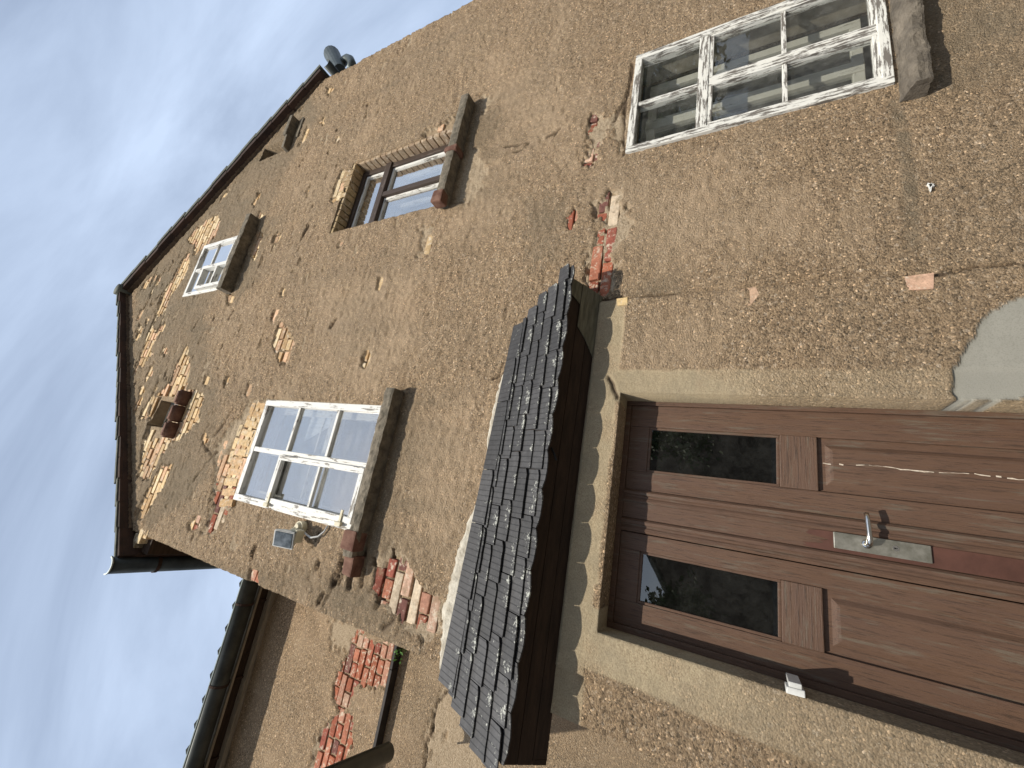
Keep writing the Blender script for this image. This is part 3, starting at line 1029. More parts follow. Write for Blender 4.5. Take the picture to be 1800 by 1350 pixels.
b = MB()
p1 = fpt(588, 103, .30); p2 = fpt(601, 120, .30); p3 = fpt(604, 114, .30); p4 = fpt(612, 104, .30); p5 = fpt(620, 112, .30)
b.tube([fpt(584, 97, .30), fpt(598, 124, .30)], [.125, .085], 16)
part(b, 'rainwater_hopper', ZINC, smooth=False)
b = MB()
b.tube([fpt(596, 118, .34), fpt(601, 112, .34), fpt(606, 106, .34), fpt(611, 103, .34), fpt(616, 105, .34), fpt(619, 112, .34), fpt(617, 122, .34)], .06, 14)
part(b, 'downpipe', ZINC, smooth=True)

# ------------------------------------------------------------------ windows
def fr_h(mb, x0, x1, y0, y1, zc, h, b_=.004): mb.box(x0, x1, y0, y1, zc - h / 2, zc + h / 2, b_)


def fr_v(mb, xc, w_, y0, y1, z0, z1, b_=.004): mb.box(xc - w_ / 2, xc + w_ / 2, y0, y1, z0, z1, b_)


def frame_rect(V, H, x0, x1, z0, z1, y0, y1, w_):
    V.box(x0, x0 + w_, y0, y1, z0, z1, .004); V.box(x1 - w_, x1, y0, y1, z0, z1, .004)
    H.box(x0 + w_, x1 - w_, y0 + .001, y1 - .001, z0, z0 + w_, .004); H.box(x0 + w_, x1 - w_, y0 + .001, y1 - .001, z1 - w_, z1, .004)


def two(V, H, name, mv, mh, parent=None):
    """one mesh, two materials (grain upright / level)"""
    me = bpy.data.meshes.new(name)
    n = len(V.v)
    me.from_pydata(V.v + H.v, [], V.f + [tuple(i + n for i in f) for f in H.f])
    me.materials.append(mv); me.materials.append(mh)
    for i, p in enumerate(me.polygons): p.material_index = 0 if i < len(V.f) else 1
    me.update()
    o = bpy.data.objects.new(name, me); COL.objects.link(o)
    if parent is None:
        o.parent = HOUSE; o.matrix_parent_inverse = HINV
    else: o.parent = parent
    return o


def sub(mb, name, mat, parent, **k):
    o = mb.build(name, mat, None, **k); o.parent = parent; return o


def sill(parent, x0, x1, y0, y1, z0, z1, mat, slope=.015, drop=0.0, name='sill', rough=.006, tilt=0.0):
    nx_, ny_, nz2 = max(6, int((x1 - x0) / .02)), 10, 8
    bm = bmesh.new(); bmesh.ops.create_cube(bm, size=1)
    for v in bm.verts: v.co += Vector((.5, .5, .5))
    me_edges = bm.edges[:]
    ex = [e for e in bm.edges if abs((e.verts[0].co - e.verts[1].co).x) > .5]
    bmesh.ops.subdivide_edges(bm, edges=ex, cuts=nx_, use_grid_fill=True)
    ey = [e for e in bm.edges if abs((e.verts[0].co - e.verts[1].co).y) > .5]
    bmesh.ops.subdivide_edges(bm, edges=ey, cuts=5, use_grid_fill=True)
    ez = [e for e in bm.edges if abs((e.verts[0].co - e.verts[1].co).z) > .5]
    bmesh.ops.subdivide_edges(bm, edges=ez, cuts=4, use_grid_fill=True)
    for v in bm.verts:
        x = x0 + v.co.x * (x1 - x0); y = y0 + v.co.y * (y1 - y0); z = z0 + v.co.z * (z1 - z0)
        z -= slope * (1 - v.co.y) * v.co.z + tilt * (v.co.x - .5)
        # round the edges a little
        ey_ = min(v.co.y, 1); e1 = max(0, 1 - v.co.y * 6) * max(0, abs(v.co.z - .5) * 2 - .6)
        y += .012 * e1
        ar = np.array([x * 23.0]), np.array([z * 31.0 + y * 17])
        y += rough * float(fbm(ar[0], ar[1], 5, 3)[0]) * 1.4
        z += rough * float(fbm(ar[0] + 9, np.array([y * 40.0 + z * 5]), 6, 3)[0])
        v.co = Vector((x, y, z))
    mb = MB(); mb.frombm(bm)
    return sub(mb, name, mat, parent)


def room(parent, x0, x1, z0, z1, y0, y1, mat, name='room_recess'):
    b = MB()
    vs = [(x, y, z) for z in (z0, z1) for y in (y0, y1) for x in (x0, x1)]
    fs = [(0, 1, 3, 2), (4, 6, 7, 5), (2, 3, 7, 6), (0, 2, 6, 4), (1, 5, 7, 3)]
    b.add(vs, fs)
    return sub(b, name, mat, parent)


# W1 big white window, upper floor
V, H = MB(), MB()
x0, x1, z0, z1 = W1
frame_rect(V, H, x0 - .012, x1 + .012, z0, z1 + .008, -.006, .065, .052)
fr_v(V, .078, .040, -.002, .055, z0 + .05, z1 - .045)
fr_h(H, x0 + .04, .06, .0, .05, 4.735, .030)
fr_h(H, .10, x1 - .04, .006, .04, 4.683, .026)
fr_h(H, .10, x1 - .04, .006, .04, 4.195, .026)
o1 = two(V, H, 'window', WV, WH); tag(o1, 'large white window with flaking paint and an outer casement')
V, H = MB(), MB()
frame_rect(V, H, -.315, .062, 3.728, 4.712, -.022, .016, .042)
fr_h(H, -.275, .02, -.014, .012, 4.205, .022)
two(V, H, 'sash', WV, WH, o1)
V, H = MB(), MB()  # inner window
frame_rect(V, H, x0 + .02, x1 - .02, z0 + .02, z1 - .02, .10, .14, .07)
fr_v(V, .08, .07, .10, .14, z0, z1); fr_h(H, x0, x1, .102, .138, 4.36, .05)
fr_h(H, x0, x1, .102, .138, 4.26, .022); fr_h(H, x0, x1, .102, .138, 4.47, .018)
two(V, H, 'inner_frame', WV, WH, o1)
b = MB(); b.box(x0 + .03, x1 - .03, .026, .029, z0 + .03, z1 - .03); sub(b, 'glass_pane', GL, o1)
b = MB(); b.prism([(.20, .10, 4.64), (.46, .12, 4.18), (.46, .12, 4.66)], (0, .004, 0))
sub(b, 'curtain', CURT, o1)
b = MB(); b.box(x0, x1, .30, .303, z0, z1); sub(b, 'net_curtain', CURT2, o1)
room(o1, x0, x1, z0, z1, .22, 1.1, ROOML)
sill(o1, -.487, .622, -.105, .0, 3.555, 3.655, SILL, .02)
for bb in ((-.455, -.33, -.11, -.01, 3.555, 3.660), (-.60, -.475, -.085, .03, 3.545, 3.625)):
    b = MB(); b.box(*bb, .012, None, .007); sub(b, 'sill_brick', SILLB, o1)
for z in (3.80, 4.64):
    b = MB()
    b.box(-.342, -.314, -.040, -.02, z, z + .055, .004); b.box(-.318, -.235, -.032, -.021, z + .014, z + .034, .002)
    sub(b, 'hinge', PLAST, o1)

# W2 dark brown recessed window
V, H = MB(), MB()
x0, x1, z0, z1 = 2.262, 3.118, 3.70, 5.055
frame_rect(V, H, x0, x1, z0, z1, .125, .19, .055)
fr_h(H, x0, x1, .108, .19, 4.655, .075); fr_v(V, 2.715, .052, .112, .188, z0 + .05, 4.62)
o2 = two(V, H, 'window', BV, BH); tag(o2, 'dark brown timber window set deep in a brick reveal')
V, H = MB(), MB()
for (a, c, e, f_) in ((x0 + .055, x1 - .055, 4.70, 5.0), (x0 + .055, 2.69, 3.755, 4.615), (2.741, x1 - .055, 3.755, 4.615)):
    frame_rect(V, H, a, c, e, f_, .145, .18, .026)
two(V, H, 'sash', WV, WH, o2)
V, H = MB(), MB()
for (a, c) in ((x0 + .05, 2.70), (2.73, x1 - .05)):
    frame_rect(V, H, a + .02, c - .02, 3.76, 4.6, .25, .28, .05)
    fr_h(H, a, c, .255, .275, 4.05, .02)
two(V, H, 'inner_frame', WV, WH, o2)
b = MB(); b.box(x0 + .05, x1 - .05, .160, .163, z0 + .05, z1 - .05); sub(b, 'glass_pane', GL, o2)
b = MB(); b.box(x0, x1, .34, .343, z0, z1); sub(b, 'net_curtain', CURT2, o2)
room(o2, x0, x1, z0, z1, .30, 1.1, ROOML)
sill(o2, 2.21, 3.325, -.11, .13, 3.565, 3.665, SILL, .02, tilt=.0)
for bb in ((2.185, 2.30, -.125, -.04, 3.56, 3.665), (2.70, 2.76, -.118, -.0, 3.545, 3.668)):
    b = MB(); b.box(*bb, .012, None, .006); sub(b, 'sill_brick', SILLB, o2)

# W3 attic window
V, H = MB(), MB()
x0, x1, z0, z1 = W3
frame_rect(V, H, x0 - .01, x1 + .01, z0, z1 + .005, -.008, .06, .050)
fr_v(V, 2.205, .042, -.002, .05, z0 + .04, z1 - .04)
for z in (7.405, 7.03): fr_h(H, 2.22, x1 - .04, .006, .036, z, .024)
o3 = two(V, H, 'window', WV, WH); tag(o3, 'small white attic window of six panes with one sash standing open')
V, H = MB(), MB()
frame_rect(V, H, 1.862, 2.185, 6.775, 7.41, -.060, .010, .042)
fr_h(H, 1.90, 2.15, -.055, .010, 7.06, .034)
two(V, H, 'sash', WV, WH, o3)
b = MB(); b.box(x0 + .03, x1 - .03, .020, .023, z0 + .03, z1 - .03); sub(b, 'glass_pane', GL, o3)
V, H = MB(), MB()
frame_rect(V, H, x0 + .02, x1 - .02, z0 + .02, z1 - .02, .16, .19, .05)
two(V, H, 'inner_frame', WV, WH, o3)
room(o3, x0, x1, z0, z1, .22, 1.0, ROOML)
sill(o3, 1.745, 2.745, -.13, .01, 6.565, 6.675, SILL, .02)

# W4 tiny square attic window in yellow brick
V, H = MB(), MB()
x0, x1, z0, z1 = W4
frame_rect(V, H, x0, x1, z0, z1, .135, .17, .022)
o4 = two(V, H, 'window', mat_paint('grey_timber', 'z', (.30, .31, .30), (.16, .15, .13), .52), WH2); tag(o4, 'tiny square attic window under the ridge, deep in yellow brick')
b = MB(); b.box(x0 + .01, x1 - .01, .15, .153, z0 + .01, z1 - .01); sub(b, 'glass_pane', GL, o4)
room(o4, x0, x1, z0, z1, .2, .7, ROOM)
b = MB()
for i, (a, c) in enumerate(((.05, .215), (.222, .395), (.402, .56))):
    bm = bmesh.new(); bmesh.ops.create_cube(bm, size=1)
    for v in bm.verts: v.co = Vector(((a + c) / 2 + v.co.x * (c - a), -.025 + v.co.y * .13, 6.645 + v.co.z * .075 + random.uniform(-.006, .006)))
    bmesh.ops.bevel(bm, geom=bm.edges[:], offset=.016, segments=2, affect='EDGES')
    b.frombm(bm)
sub(b, 'sill', SILLB, o4, smooth=True)

# W5 broken vent opening near the right verge
V, H = MB(), MB()
x0, x1, z0, z1 = W5
frame_rect(V, H, x0, x1, z0, z1, .13, .16, .03)
H.box(x0, x1, .10, .13, 6.72, 6.76, .004); H.box(x0, x1, .10, .13, 6.80, 6.83, .004)
o5 = two(V, H, 'window', WV2, WH2); tag(o5, 'broken slit window hard by the right verge')
b = MB(); b.box(x0 + .02, x1 - .02, .14, .143, z0 + .02, z1 - .02); sub(b, 'glass_pane', GLC, o5)
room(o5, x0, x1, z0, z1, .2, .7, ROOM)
b = MB()
b.box(3.79, 3.98, -.08, .03, 6.545, 6.605, .012, None, .010)
b.box(3.985, 4.30, -.10, .03, 6.57, 6.635, .012, None, .010)
b.box(3.98, 4.30, -.02, .04, 6.45, 6.50, .01, None, .008)
sub(b, 'sill', SILL, o5)

# BW lower white box window
V, H = MB(), MB()
x0, x1, z0, z1 = BW
frame_rect(V, H, x0 - .012, x1 + .02, z0 - .005, z1 + .008, -.020, .055, .046)
fr_v(V, 2.690, .032, -.010, .05, z0 + .04, z1 - .04)
fr_h(H, x0 + .03, x1 - .03, -.016, .052, 1.690, .062)
fr_h(H, x0 + .04, x1 - .03, -.004, .035, 1.262, .024)
o6 = two(V, H, 'window', WV2, WH2); tag(o6, 'tall white ground floor window with badly flaking paint and clear panes')
V, H = MB(), MB()
frame_rect(V, H, x0 + .035, 2.676, z0 + .035, 1.66, -.012, .04, .026); frame_rect(V, H, 2.704, x1 - .02, z0 + .035, 1.66, -.012, .04, .024)
two(V, H, 'sash', WV2, WH2, o6)
b = MB(); b.box(x0 + .03, x1, .016, .019, z0 + .03, z1 - .03); sub(b, 'glass_pane', GLC, o6)
V, H = MB(), MB()
frame_rect(V, H, x0 + .03, x1 - .05, z0 + .05, z1 - .06, .19, .23, .055)
fr_v(V, 2.70, .085, .185, .23, z0 + .05, z1 - .05); fr_h(H, x0, x1 - .05, .186, .232, 1.70, .06)
INH = mat_paint('cream_inner_frame_paint_level', 'x', (.40, .39, .33), (.22, .20, .16), .57)
two(V, H, 'inner_frame', INN, INH, o6)
b = MB(); b.box(x0 + .05, x1 - .07, .208, .211, z0 + .08, z1 - .08); sub(b, 'inner_glass_pane', GLC, o6)
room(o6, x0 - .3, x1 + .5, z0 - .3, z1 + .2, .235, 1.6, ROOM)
b = MB(); b.box(2.75, 2.95, .6, .62, 1.0, 1.3, .004)
sub(b, 'wall_notice', PLASG, o6)
s = sill(o6, 2.165, 3.5, -.105, .0, .705, .795, mat_simple('stained_concrete_sill', (.085, .072, .056), (.20, .17, .13), 9, .9, 0, 1.0, 45, .012), .03, rough=.010)
# side wall of the reveal between both frames
GR = mat_simple('grey_reveal', (.16, .145, .11), (.28, .25, .19), 8, .9)
for a_, c_ in ((x1 - .012, x1 + .004), (x0 - .004, x0 + .012)):
    b = MB(); b.box(a_, c_, .056, .19, z0, z1); sub(b, 'reveal_board', GR, o6)

# ------------------------------------------------------------------ door
YD = .14
d = MB(); dr = []
x0, x1 = DOORO[0], DOORO[1]
# outer frame
d.box(x0, x0 + .028, YD - .012, YD + .05, 0, 2.012, .003); d.box(x1 - .022, x1, YD - .012, YD + .05, 0, 2.012, .003)
d.box(x0 + .028, x1 - .022, YD - .011, YD + .05, 1.985, 2.012, .003)


def leaf(xa, xb, gl, gr_):
    st = .004
    # stiles
    d.box(xa, gl, YD, YD + .04, 0, 1.985, st); d.box(gr_, xb, YD, YD + .04, 0, 1.985, st)
    # rails
    d.box(gl, gr_, YD + .001, YD + .04, 1.883, 1.985, st)
    dq = MB(); dq.box(gl, gr_, YD - .006, YD + .04, 1.160, 1.300, st); dr.append(dq)
    d.box(gl, gr_, YD + .001, YD + .04, .0, .20, st)
    # raised and fielded lower panel
    bm = bmesh.new()
    a, c, e, f_ = gl, gr_, .20, 1.160
    rings = [(0, .016), (.030, .016), (.046, .005), (.056, .003)]
    prev = None
    for (ins, dy) in rings:
        vs = [bm.verts.new((a + ins, YD + dy, e + ins)), bm.verts.new((c - ins, YD + dy, e + ins)), bm.verts.new((c - ins, YD + dy, f_ - ins)), bm.verts.new((a + ins, YD + dy, f_ - ins))]
        if prev:
            for k in range(4): bm.faces.new((prev[k], prev[(k + 1) % 4], vs[(k + 1) % 4], vs[k]))
        prev = vs
    bm.faces.new(prev)
    d.frombm(bm)
    # glazing beads
    for (p_, q_, r_, s_) in ((gl, gl + .012, 1.300, 1.883), (gr_ - .012, gr_, 1.300, 1.883)):
        d.box(p_, q_, YD + .006, YD + .03, r_, s_, .003)
    d.box(gl + .012, gr_ - .012, YD + .006, YD + .03, 1.300, 1.312, .003)
    d.box(gl + .012, gr_ - .012, YD + .006, YD + .03, 1.871, 1.883, .003)


leaf(-.462, -.040, -.355, -.120)
leaf(-.036, .623, .268, .506)
# middle astragal with mouldings
def moulding(xa, xb, zt=1.985):
    w_ = xb - xa
    prof = [(0, 0), (0, .008), (.18, .016), (.32, .013), (.40, .009), (.52, .009), (.62, .017), (.82, .020), (.95, .012), (1, .004), (1, 0)]
    d.prism([(xa + w_ * u, YD - h, 0) for u, h in prof], (0, 0, zt))
moulding(.108, .172)
moulding(-.036, .030)
d.box(.030, .108, YD - .010, YD + .02, 0, 1.985, .003)
DOOR = part(d, 'door', DOORM); tag(DOOR, 'weathered brown double door with two narrow glazed lights')
for dq in dr: sub(dq, 'door_rail', DOORX, DOOR)
for a_, c_ in ((-.345, -.130), (.278, .496)):
    b = MB(); b.box(a_, c_, YD + .016, YD + .019, 1.31, 1.873); sub(b, 'glass_pane', GLD, DOOR)
room(DOOR, -.49, .64, 0, 2.0, YD + .1, 1.6, ROOM)
# repainted patches behind the door plate
dm = mat_simple('fresh_red_brown_paint', (.060, .026, .018), (.092, .040, .028), 10, .6, 0, .3, 40, .002)
b = MB()
def flat_patch(mb, pts, y):
    n_ = len(pts); mb.prism([(x, y, z) for x, z in pts], (0, .001, 0))
pts = [(.031, 1.16), (.107, 1.16)]
rr = random.Random(3)
top = [(.107 - .076 * t, 1.155 + .05 * rr.random() + .03 * math.sin(t * 9)) for t in np.linspace(0, 1, 14)]
flat_patch(b, [(.031, .55), (.107, .55)] + [(.107, .60)] + top + [(.031, .60)], YD - .0125)
sub(b, 'paint_patch', dm, DOOR)
# split in the right panel, showing white filler
b = MB()
pz = np.linspace(.30, 1.14, 60); px_ = [.395 + .004 * math.sin(z * 21) + rr.uniform(-.002, .002) for z in pz]
wd = [max(.0004, .0022 * abs(math.sin(z * 13)) + rr.uniform(-.0008, .001)) for z in pz]
vs = []; fs = []
for i, z in enumerate(pz):
    vs += [(px_[i] - wd[i], YD + .0018, z), (px_[i] + wd[i], YD + .0018, z)]
for i in range(len(pz) - 1):
    if rr.random() < .82: fs.append((2 * i, 2 * i + 1, 2 * i + 3, 2 * i + 2))
b.add(vs, fs); sub(b, 'filled_crack', mat_simple('pale_filler', (.40, .33, .25), (.6, .52, .42), 90), DOOR)
# escutcheon plate, lever, lock
b = MB(); b.box(.044, .108, YD - .021, YD - .0105, .822, 1.118, .003)
PLATE = sub(b, 'handle_plate', METAL, DOOR)
b = MB()
b.tube([(.0785, YD - .018, 1.012), (.0785, YD - .060, 1.012)], .011, 14)
b.tube([(.0785, YD - .050, 1.012), (.083, YD - .064, 1.012), (.097, YD - .070, 1.012), (.12, YD - .071, 1.012), (.165, YD - .070, 1.014), (.196, YD - .064, 1.016)], [.010, .011, .0105, .0095, .009, .0085], 14)
b.tube([(.0785, YD - .018, 1.012), (.0785, YD - .023, 1.012)], .017, 18)
sub(b, 'handle', METB, DOOR, smooth=True)
b = MB(); b.tube([(.0785, YD - .0185, .925), (.0785, YD - .0225, .925)], .0105, 18); sub(b, 'lock_cylinder', METB, DOOR)
b = MB(); b.tube([(.0785, YD - .0225, .9275), (.0785, YD - .0235, .9275)], .003, 10); b.box(.0772, .0798, YD - .0235, YD - .0225, .919, .9275); sub(b, 'keyhole', BLACK, DOOR)
# small catch on left jamb
b = MB()
b.box(-.492, -.468, -.035, .02, 1.243, 1.300, .004, None, .002)
b.box(-.470, -.452, -.030, .10, 1.252, 1.292, .003, None, .001)
c_ = part(b, 'door_catch', PLASG)
b = MB(); b.box(-.50, .65, -.02, .30, -.05, .03, .01)
part(b, 'doorstep', SILL)

# ------------------------------------------------------------------ canopy
CE = MB()
PROT = -.185
ctop = lambda x: 2.715 + (1.1 - x) * .035
ceave = 2.318
SL = []
def cpt(x, s, lift=0.0):
    """s 0 at the wall (top) .. 1 eave"""
    zt = ctop(x); y = PROT * s - .012; z = zt + (ceave - zt) * s
    L_ = math.hypot(PROT, zt - ceave)
    ny, nzz = -(zt - ceave) / L_, -PROT / L_
    return (x, y + ny * lift, z + nzz * lift)


def xl(s): return -.865 - .215 * s
def xr(s): return 1.00 + .335 * s
rows = [(0.0, .26), (.20, .30), (.27, .47), (.44, .64), (.62, .82), (.80, 1.0), (.88, 1.06)]
sl = MB()
for ri, (s0, s1) in enumerate(rows):
    thin = ri in (1,)
    x = xl(s1) - random.uniform(0, .04) if ri < 6 else xl(1) + .05
    xe = xr(s1) - (.0 if ri % 2 else .03)
    base = .010 + .004 * (5 - min(ri, 5)) if ri < 6 else .0
    while x < xe:
        w_ = random.uniform(.17, .27) if ri not in (0,) else random.uniform(.26, .42)
        if ri == 6: w_ = .187
        xa, xb = x + .002, min(x + w_ - .002, xe + random.uniform(-.01, .03))
        if xb - xa < .04: break
        sag = random.uniform(-.012, .012) if ri < 6 else 0
        g_ = random.uniform(.032, .056)
        tint = (g_, g_ * .985, g_ * 1.0, min(1, max(0, random.gauss(.35 + .12 * ri if ri < 6 else .8, .25))))
        n_ = 9
        low = []
        for k in range(n_ + 1):
            t = k / n_
            if ri == 6:
                sd_ = .036 * (1 - (2 * t - 1) ** 2)
            else:
                sd_ = -.022 * max(0, (t - .85) / .15) ** 2 + .022 * (1 - t)
            low.append((xa + (xb - xa) * t, s1 + sag + sd_ + random.uniform(-.003, .003)))
        up_ = [(xb, s0), (xa, s0)]
        th = .0075
        li0 = base + .0; li1 = base + random.uniform(.005, .012)
        ring = [(p[0], p[1], li1) for p in low] + [(xb, s0, li0), (xa, s0, li0)]
        m_ = len(ring)
        vs = [cpt(a_, s_, l_) for a_, s_, l_ in ring] + [cpt(a_, s_, l_ - th) for a_, s_, l_ in ring]
        fs = [tuple(range(m_)), tuple(range(2 * m_ - 1, m_ - 1, -1))] + [(i, m_ + i, m_ + (i + 1) % m_, (i + 1) % m_) for i in range(m_)]
        tv = [tint[:3] + (min(1.6, max(-.5, tint[3] + .95)),) if i_ < len(low) else tint[:3] + (tint[3] - .75,) for i_ in range(m_)]
        sl.add(vs, fs, tv + tv)
        x += w_
CAN = MB()
# carcass board behind the slates
CAN.add([cpt(xl(0) + .01, 0), cpt(xr(0) - .01, 0), cpt(xr(1) - .04, .985), cpt(xl(1) + .04, .985),
         (xl(0) + .01, .01, 2.19), (xr(0), .01, 2.19), (1.245, .0, 2.20), (-1.0, .0, 2.18)],
        [(0, 1, 2, 3)])
# sloping soffit: from eave down to the wall
exl, exr = xl(1) + .03, xr(1) - .05
e_z = ceave - .002
so = MB()
npl = 3
SO = [(-1.07, 1.249)]
for k in range(npl):
    t0, t1 = k / npl, (k + 1) / npl - .02
    def sp(x_, t): return (x_, PROT * (1 - t) + .012 - .0, e_z + (2.185 - e_z) * t)
    a = sp(exl + (-1.07 - exl) * t0, t0); b_ = sp(exr + (1.249 - exr) * t0, t0)
    c = sp(exr + (1.249 - exr) * t1, t1); d_ = sp(exl + (-1.07 - exl) * t1, t1)
    so.prism([a, b_, c, d_], (0, .004, .014))
# end cheeks
so.prism([(exl, PROT + .02, e_z), (-1.06, .0, 2.19), (-.90, 0, 2.72)], (.012, 0, 0))
so.prism([(exr, PROT + .02, e_z), (1.243, .0, 2.19), (1.02, 0, 2.70)], (-.012, 0, 0))
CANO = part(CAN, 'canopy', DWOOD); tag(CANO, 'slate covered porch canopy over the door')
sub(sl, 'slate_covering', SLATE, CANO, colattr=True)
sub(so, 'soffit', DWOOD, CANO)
# bare stretch of soffit board at the right end, where the paint has gone
b = MB()
def sp2(x_, t): return (x_, PROT * (1 - t) + .006, e_z + (2.185 - e_z) * t - .006)
xa = lambda t: exr + (1.249 - exr) * t
b.prism([sp2(xa(.02) - .28, .35), sp2(xa(.35) - .0, .35), sp2(xa(1) - .004, .985), sp2(xa(1) - .42, .985), sp2(xa(1) - .36, .8), sp2(xa(1) - .30, .6)], (0, .003, .004))
b.prism([sp2(xa(.02) - .10, .02), sp2(xa(.02) - .004, .02), sp2(xa(.33) - .004, .33), sp2(xa(.33) - .13, .33)], (0, .003, .004))
sub(b, 'bare_soffit_board', BWOOD, CANO)
# small clips and a cobwebby rag hanging under the eave
b = MB()
b.tube([(.30, -.16, 2.30), (.27, -.17, 2.275), (.24, -.165, 2.262)], .006, 6)
sub(b, 'soffit_fitting', BLACK, CANO)
# flashing mortar along the back
b = MB()
rr = random.Random(11)
N_ = 90
prev = None
vs = []; fs = []
for i in range(N_ + 1):
    t = i / N_
    x = -.885 + t * 1.935
    zt = ctop(x) - .01
    hgt = .042 + .085 * max(0, math.sin(t * 6.3 + .25)) + .035 * max(0, math.sin((t - .55) * 9)) * (t > .55) + rr.uniform(-.006, .008)
    if x > .95: hgt *= .4
    vs += [(x, -.022 - rr.uniform(0, .008), zt - .02), (x, -.016 - rr.uniform(0, .006), zt + hgt * .6), (x, .012, zt + hgt)]
for i in range(N_):
    a = i * 3
    fs += [(a, a + 3, a + 4, a + 1), (a + 1, a + 4, a + 5, a + 2)]
b.add(vs, fs)
sub(b, 'flashing_mortar', MORT, CANO)

# ------------------------------------------------------------------ wing on the left
WY = 1.2
WXR = XL + .35
wx = axis([-5.2, -2.6, WXR], [.03, .013]); wz = axis([0.2, 3.0, 6.30], [.03, .013])
X2, Z2 = np.meshgrid(wx, wz)
WB = [[(628, 1108), (640, 1118), (668, 1128), (702, 1128), (694, 1160), (684, 1212), (640, 1205), (622, 1212), (612, 1250), (592, 1248), (582, 1232), (590, 1200), (606, 1160), (616, 1130)],
      [(596, 1248), (620, 1255), (620, 1275), (608, 1345), (545, 1350), (560, 1310), (580, 1275)], [(770, 1285), (784, 1285), (786, 1300), (776, 1302)]]
WU = [[(580, 1090), (640, 1105), (640, 1150), (582, 1140)], [(575, 1270), (600, 1265), (560, 1400), (530, 1400), (550, 1310)], [(784, 1205), (830, 1240), (860, 1370), (745, 1380), (752, 1280), (762, 1240)],
      [(385, 1290), (400, 1285), (400, 1360), (380, 1360)]]
wb = field(X2, Z2, WB, .04, .014, 103, WY)
wu = field(X2, Z2, WU, .05, .02, 105, WY)
wcoat = 1 - np.maximum(wb, wu * .5)
wcrk = cracks(X2, Z2, [[(786, 1215), (764, 1240), (758, 1285), (748, 1310), (746, 1350)], [(575, 1275), (560, 1300)], [(400, 1280), (405, 1300), (395, 1330)]], .012, WY)
lum2 = .004 * fbm(X2 * 9, Z2 * 18, 170, 3) + .012 * fbm(X2 * 1.6, Z2 * 1.6, 172, 2) + .003 * fbm(X2 * 30, Z2 * 30, 174, 2)
Y2 = WY + lum2 + (1 - wcoat) * (T + .01) + .012 * wcrk
wst = np.clip(.5 * sstep(6.05, 5.7, Z2) * sstep(4.2, 3.8, Z2) + .3 * fbm(X2 * 2, Z2 * 1, 180, 3), 0, 1)
wpl = np.clip(sstep(-.1, .5, fbm(X2 * 3, Z2 * 3, 185, 3)) * .6, 0, 1)
m1 = np.stack([wcoat, 0 * X2, 0 * X2], -1); m2 = np.stack([wst * .6, wpl, wcrk], -1)
WW = grid_wall('wing_wall', wx, wz, Y2, m1, m2, [], lambda a, c: a > -99, lambda x, z: WY + .25)
wbk = brickwork('exposed_brickwork', wb, wx, wz, WY + T, lambda x, z: random.choice(RED + RED[:3] + PALER), .01, rough=.006)
wbk.parent = WW

# metal weathering ledge on the wing
l0 = F(700, 1133, WY - .06); l1 = F(662, 1320, WY - .06)
zL = (l0[1] + l1[1]) / 2
b = MB()
xx = -.90
while xx > -5:
    x2 = xx - .62
    b.box(x2 + .004, xx, WY - .085, WY + .02, zL - .004 + random.uniform(-.004, .004), zL + .024, .003)
    xx = x2
part(b, 'weathering_ledge', mat_simple('tarred_ledge_board', (.014, .012, .011), (.035, .028, .024), 8, .7))

# wing eaves: soffit batten, fascia, gutter, roof
def wp(px, py, Y): return F(px, py, Y)
gy = WY - .30
gl_ = wp(388, 1180, gy)[1]
ge = gl_ - .03
b = MB()
b.trough((-6.0, gy, ge), (XL + .3, gy, ge), .085, .005, 14)
G2 = part(b, 'gutter', ZINCD, smooth=True)
b = MB(); b.tube([(-6.0, gy - .085, ge + .004), (XL + .3, gy - .085, ge + .004)], .009, 8); b.tube
o = sub(b, 'gutter_bead', mat_simple('pale_zinc_bead', (.20, .24, .23), (.30, .34, .33), 6, .45, .3), G2)
for px, py in ((425, 1060), (378, 1200), (322, 1340)):
    b = MB()
    x = F(px, py, gy)[0]
    b.trough((x, gy, ge), (x + .022, gy, ge), .093, .008, 12)
    b.box(x, x + .022, gy + .08, WY - .02, ge - .0, ge + .012, .002)
    sub(b, 'gutter_bracket', RUST, G2)
b = MB(); b.box(-6, XL + .3, WY - .19, WY - .165, ge - .03, ge + .11, .003)
part(b, 'fascia_board', LWOOD)
b = MB(); b.box(-6, XL + .3, WY - .165, WY + .03, ge + .02, ge + .05, .003)
part(b, 'eave_soffit', DWOOD)
b = MB(); b.box(-6, XL + .3, WY - .055, WY + .0, ge - .05, ge + .02, .008)
part(b, 'wall_plate', LWOOD)
b = MB()
b.prism([(-6, gy - .02, ge + .07), (-6, gy + 5.5, ge + 4.6), (-6, gy + 5.5, ge + 4.72), (-6, gy - .03, ge + .10)], (6 + XL - .02, 0, 0))
WR = part(b, 'wing_roof', TILE)
b = MB()
x = -6.0
while x < XL - .25:
    b.tube([(x + .11, gy - .035, ge + .045), (x + .11, gy + .3, ge + .32)], .05, 8)
    x += .21
sub(b, 'roof_tile_row', TILET, WR)

# gutter end of the low lean-to at bottom left
e0 = fpt(681, 1322, .85); e1 = fpt(590, 1362, .35); e2 = e1 + (e1 - e0) * 1.6
b = MB(); b.trough(e0, e2, .062, .005, 14)
G3 = part(b, 'gutter', ZINCD, smooth=True)
b = MB(); b.tube([e0 + Vector((0, -.001, -.001)), e0 + (e1 - e0) * .012], .06, 16)
t_ = (e1 - e0).normalized()
b = MB()
b.tube([e0 + t_ * .01 + Vector((-.062, 0, .0)), e2 + Vector((-.062, 0, 0))], .007, 6)
b.tube([e0 + t_ * .01 + Vector((.062, 0, .0)), e2 + Vector((.062, 0, 0))], .007, 6)
sub(b, 'gutter_bead', ZINCD, G3)

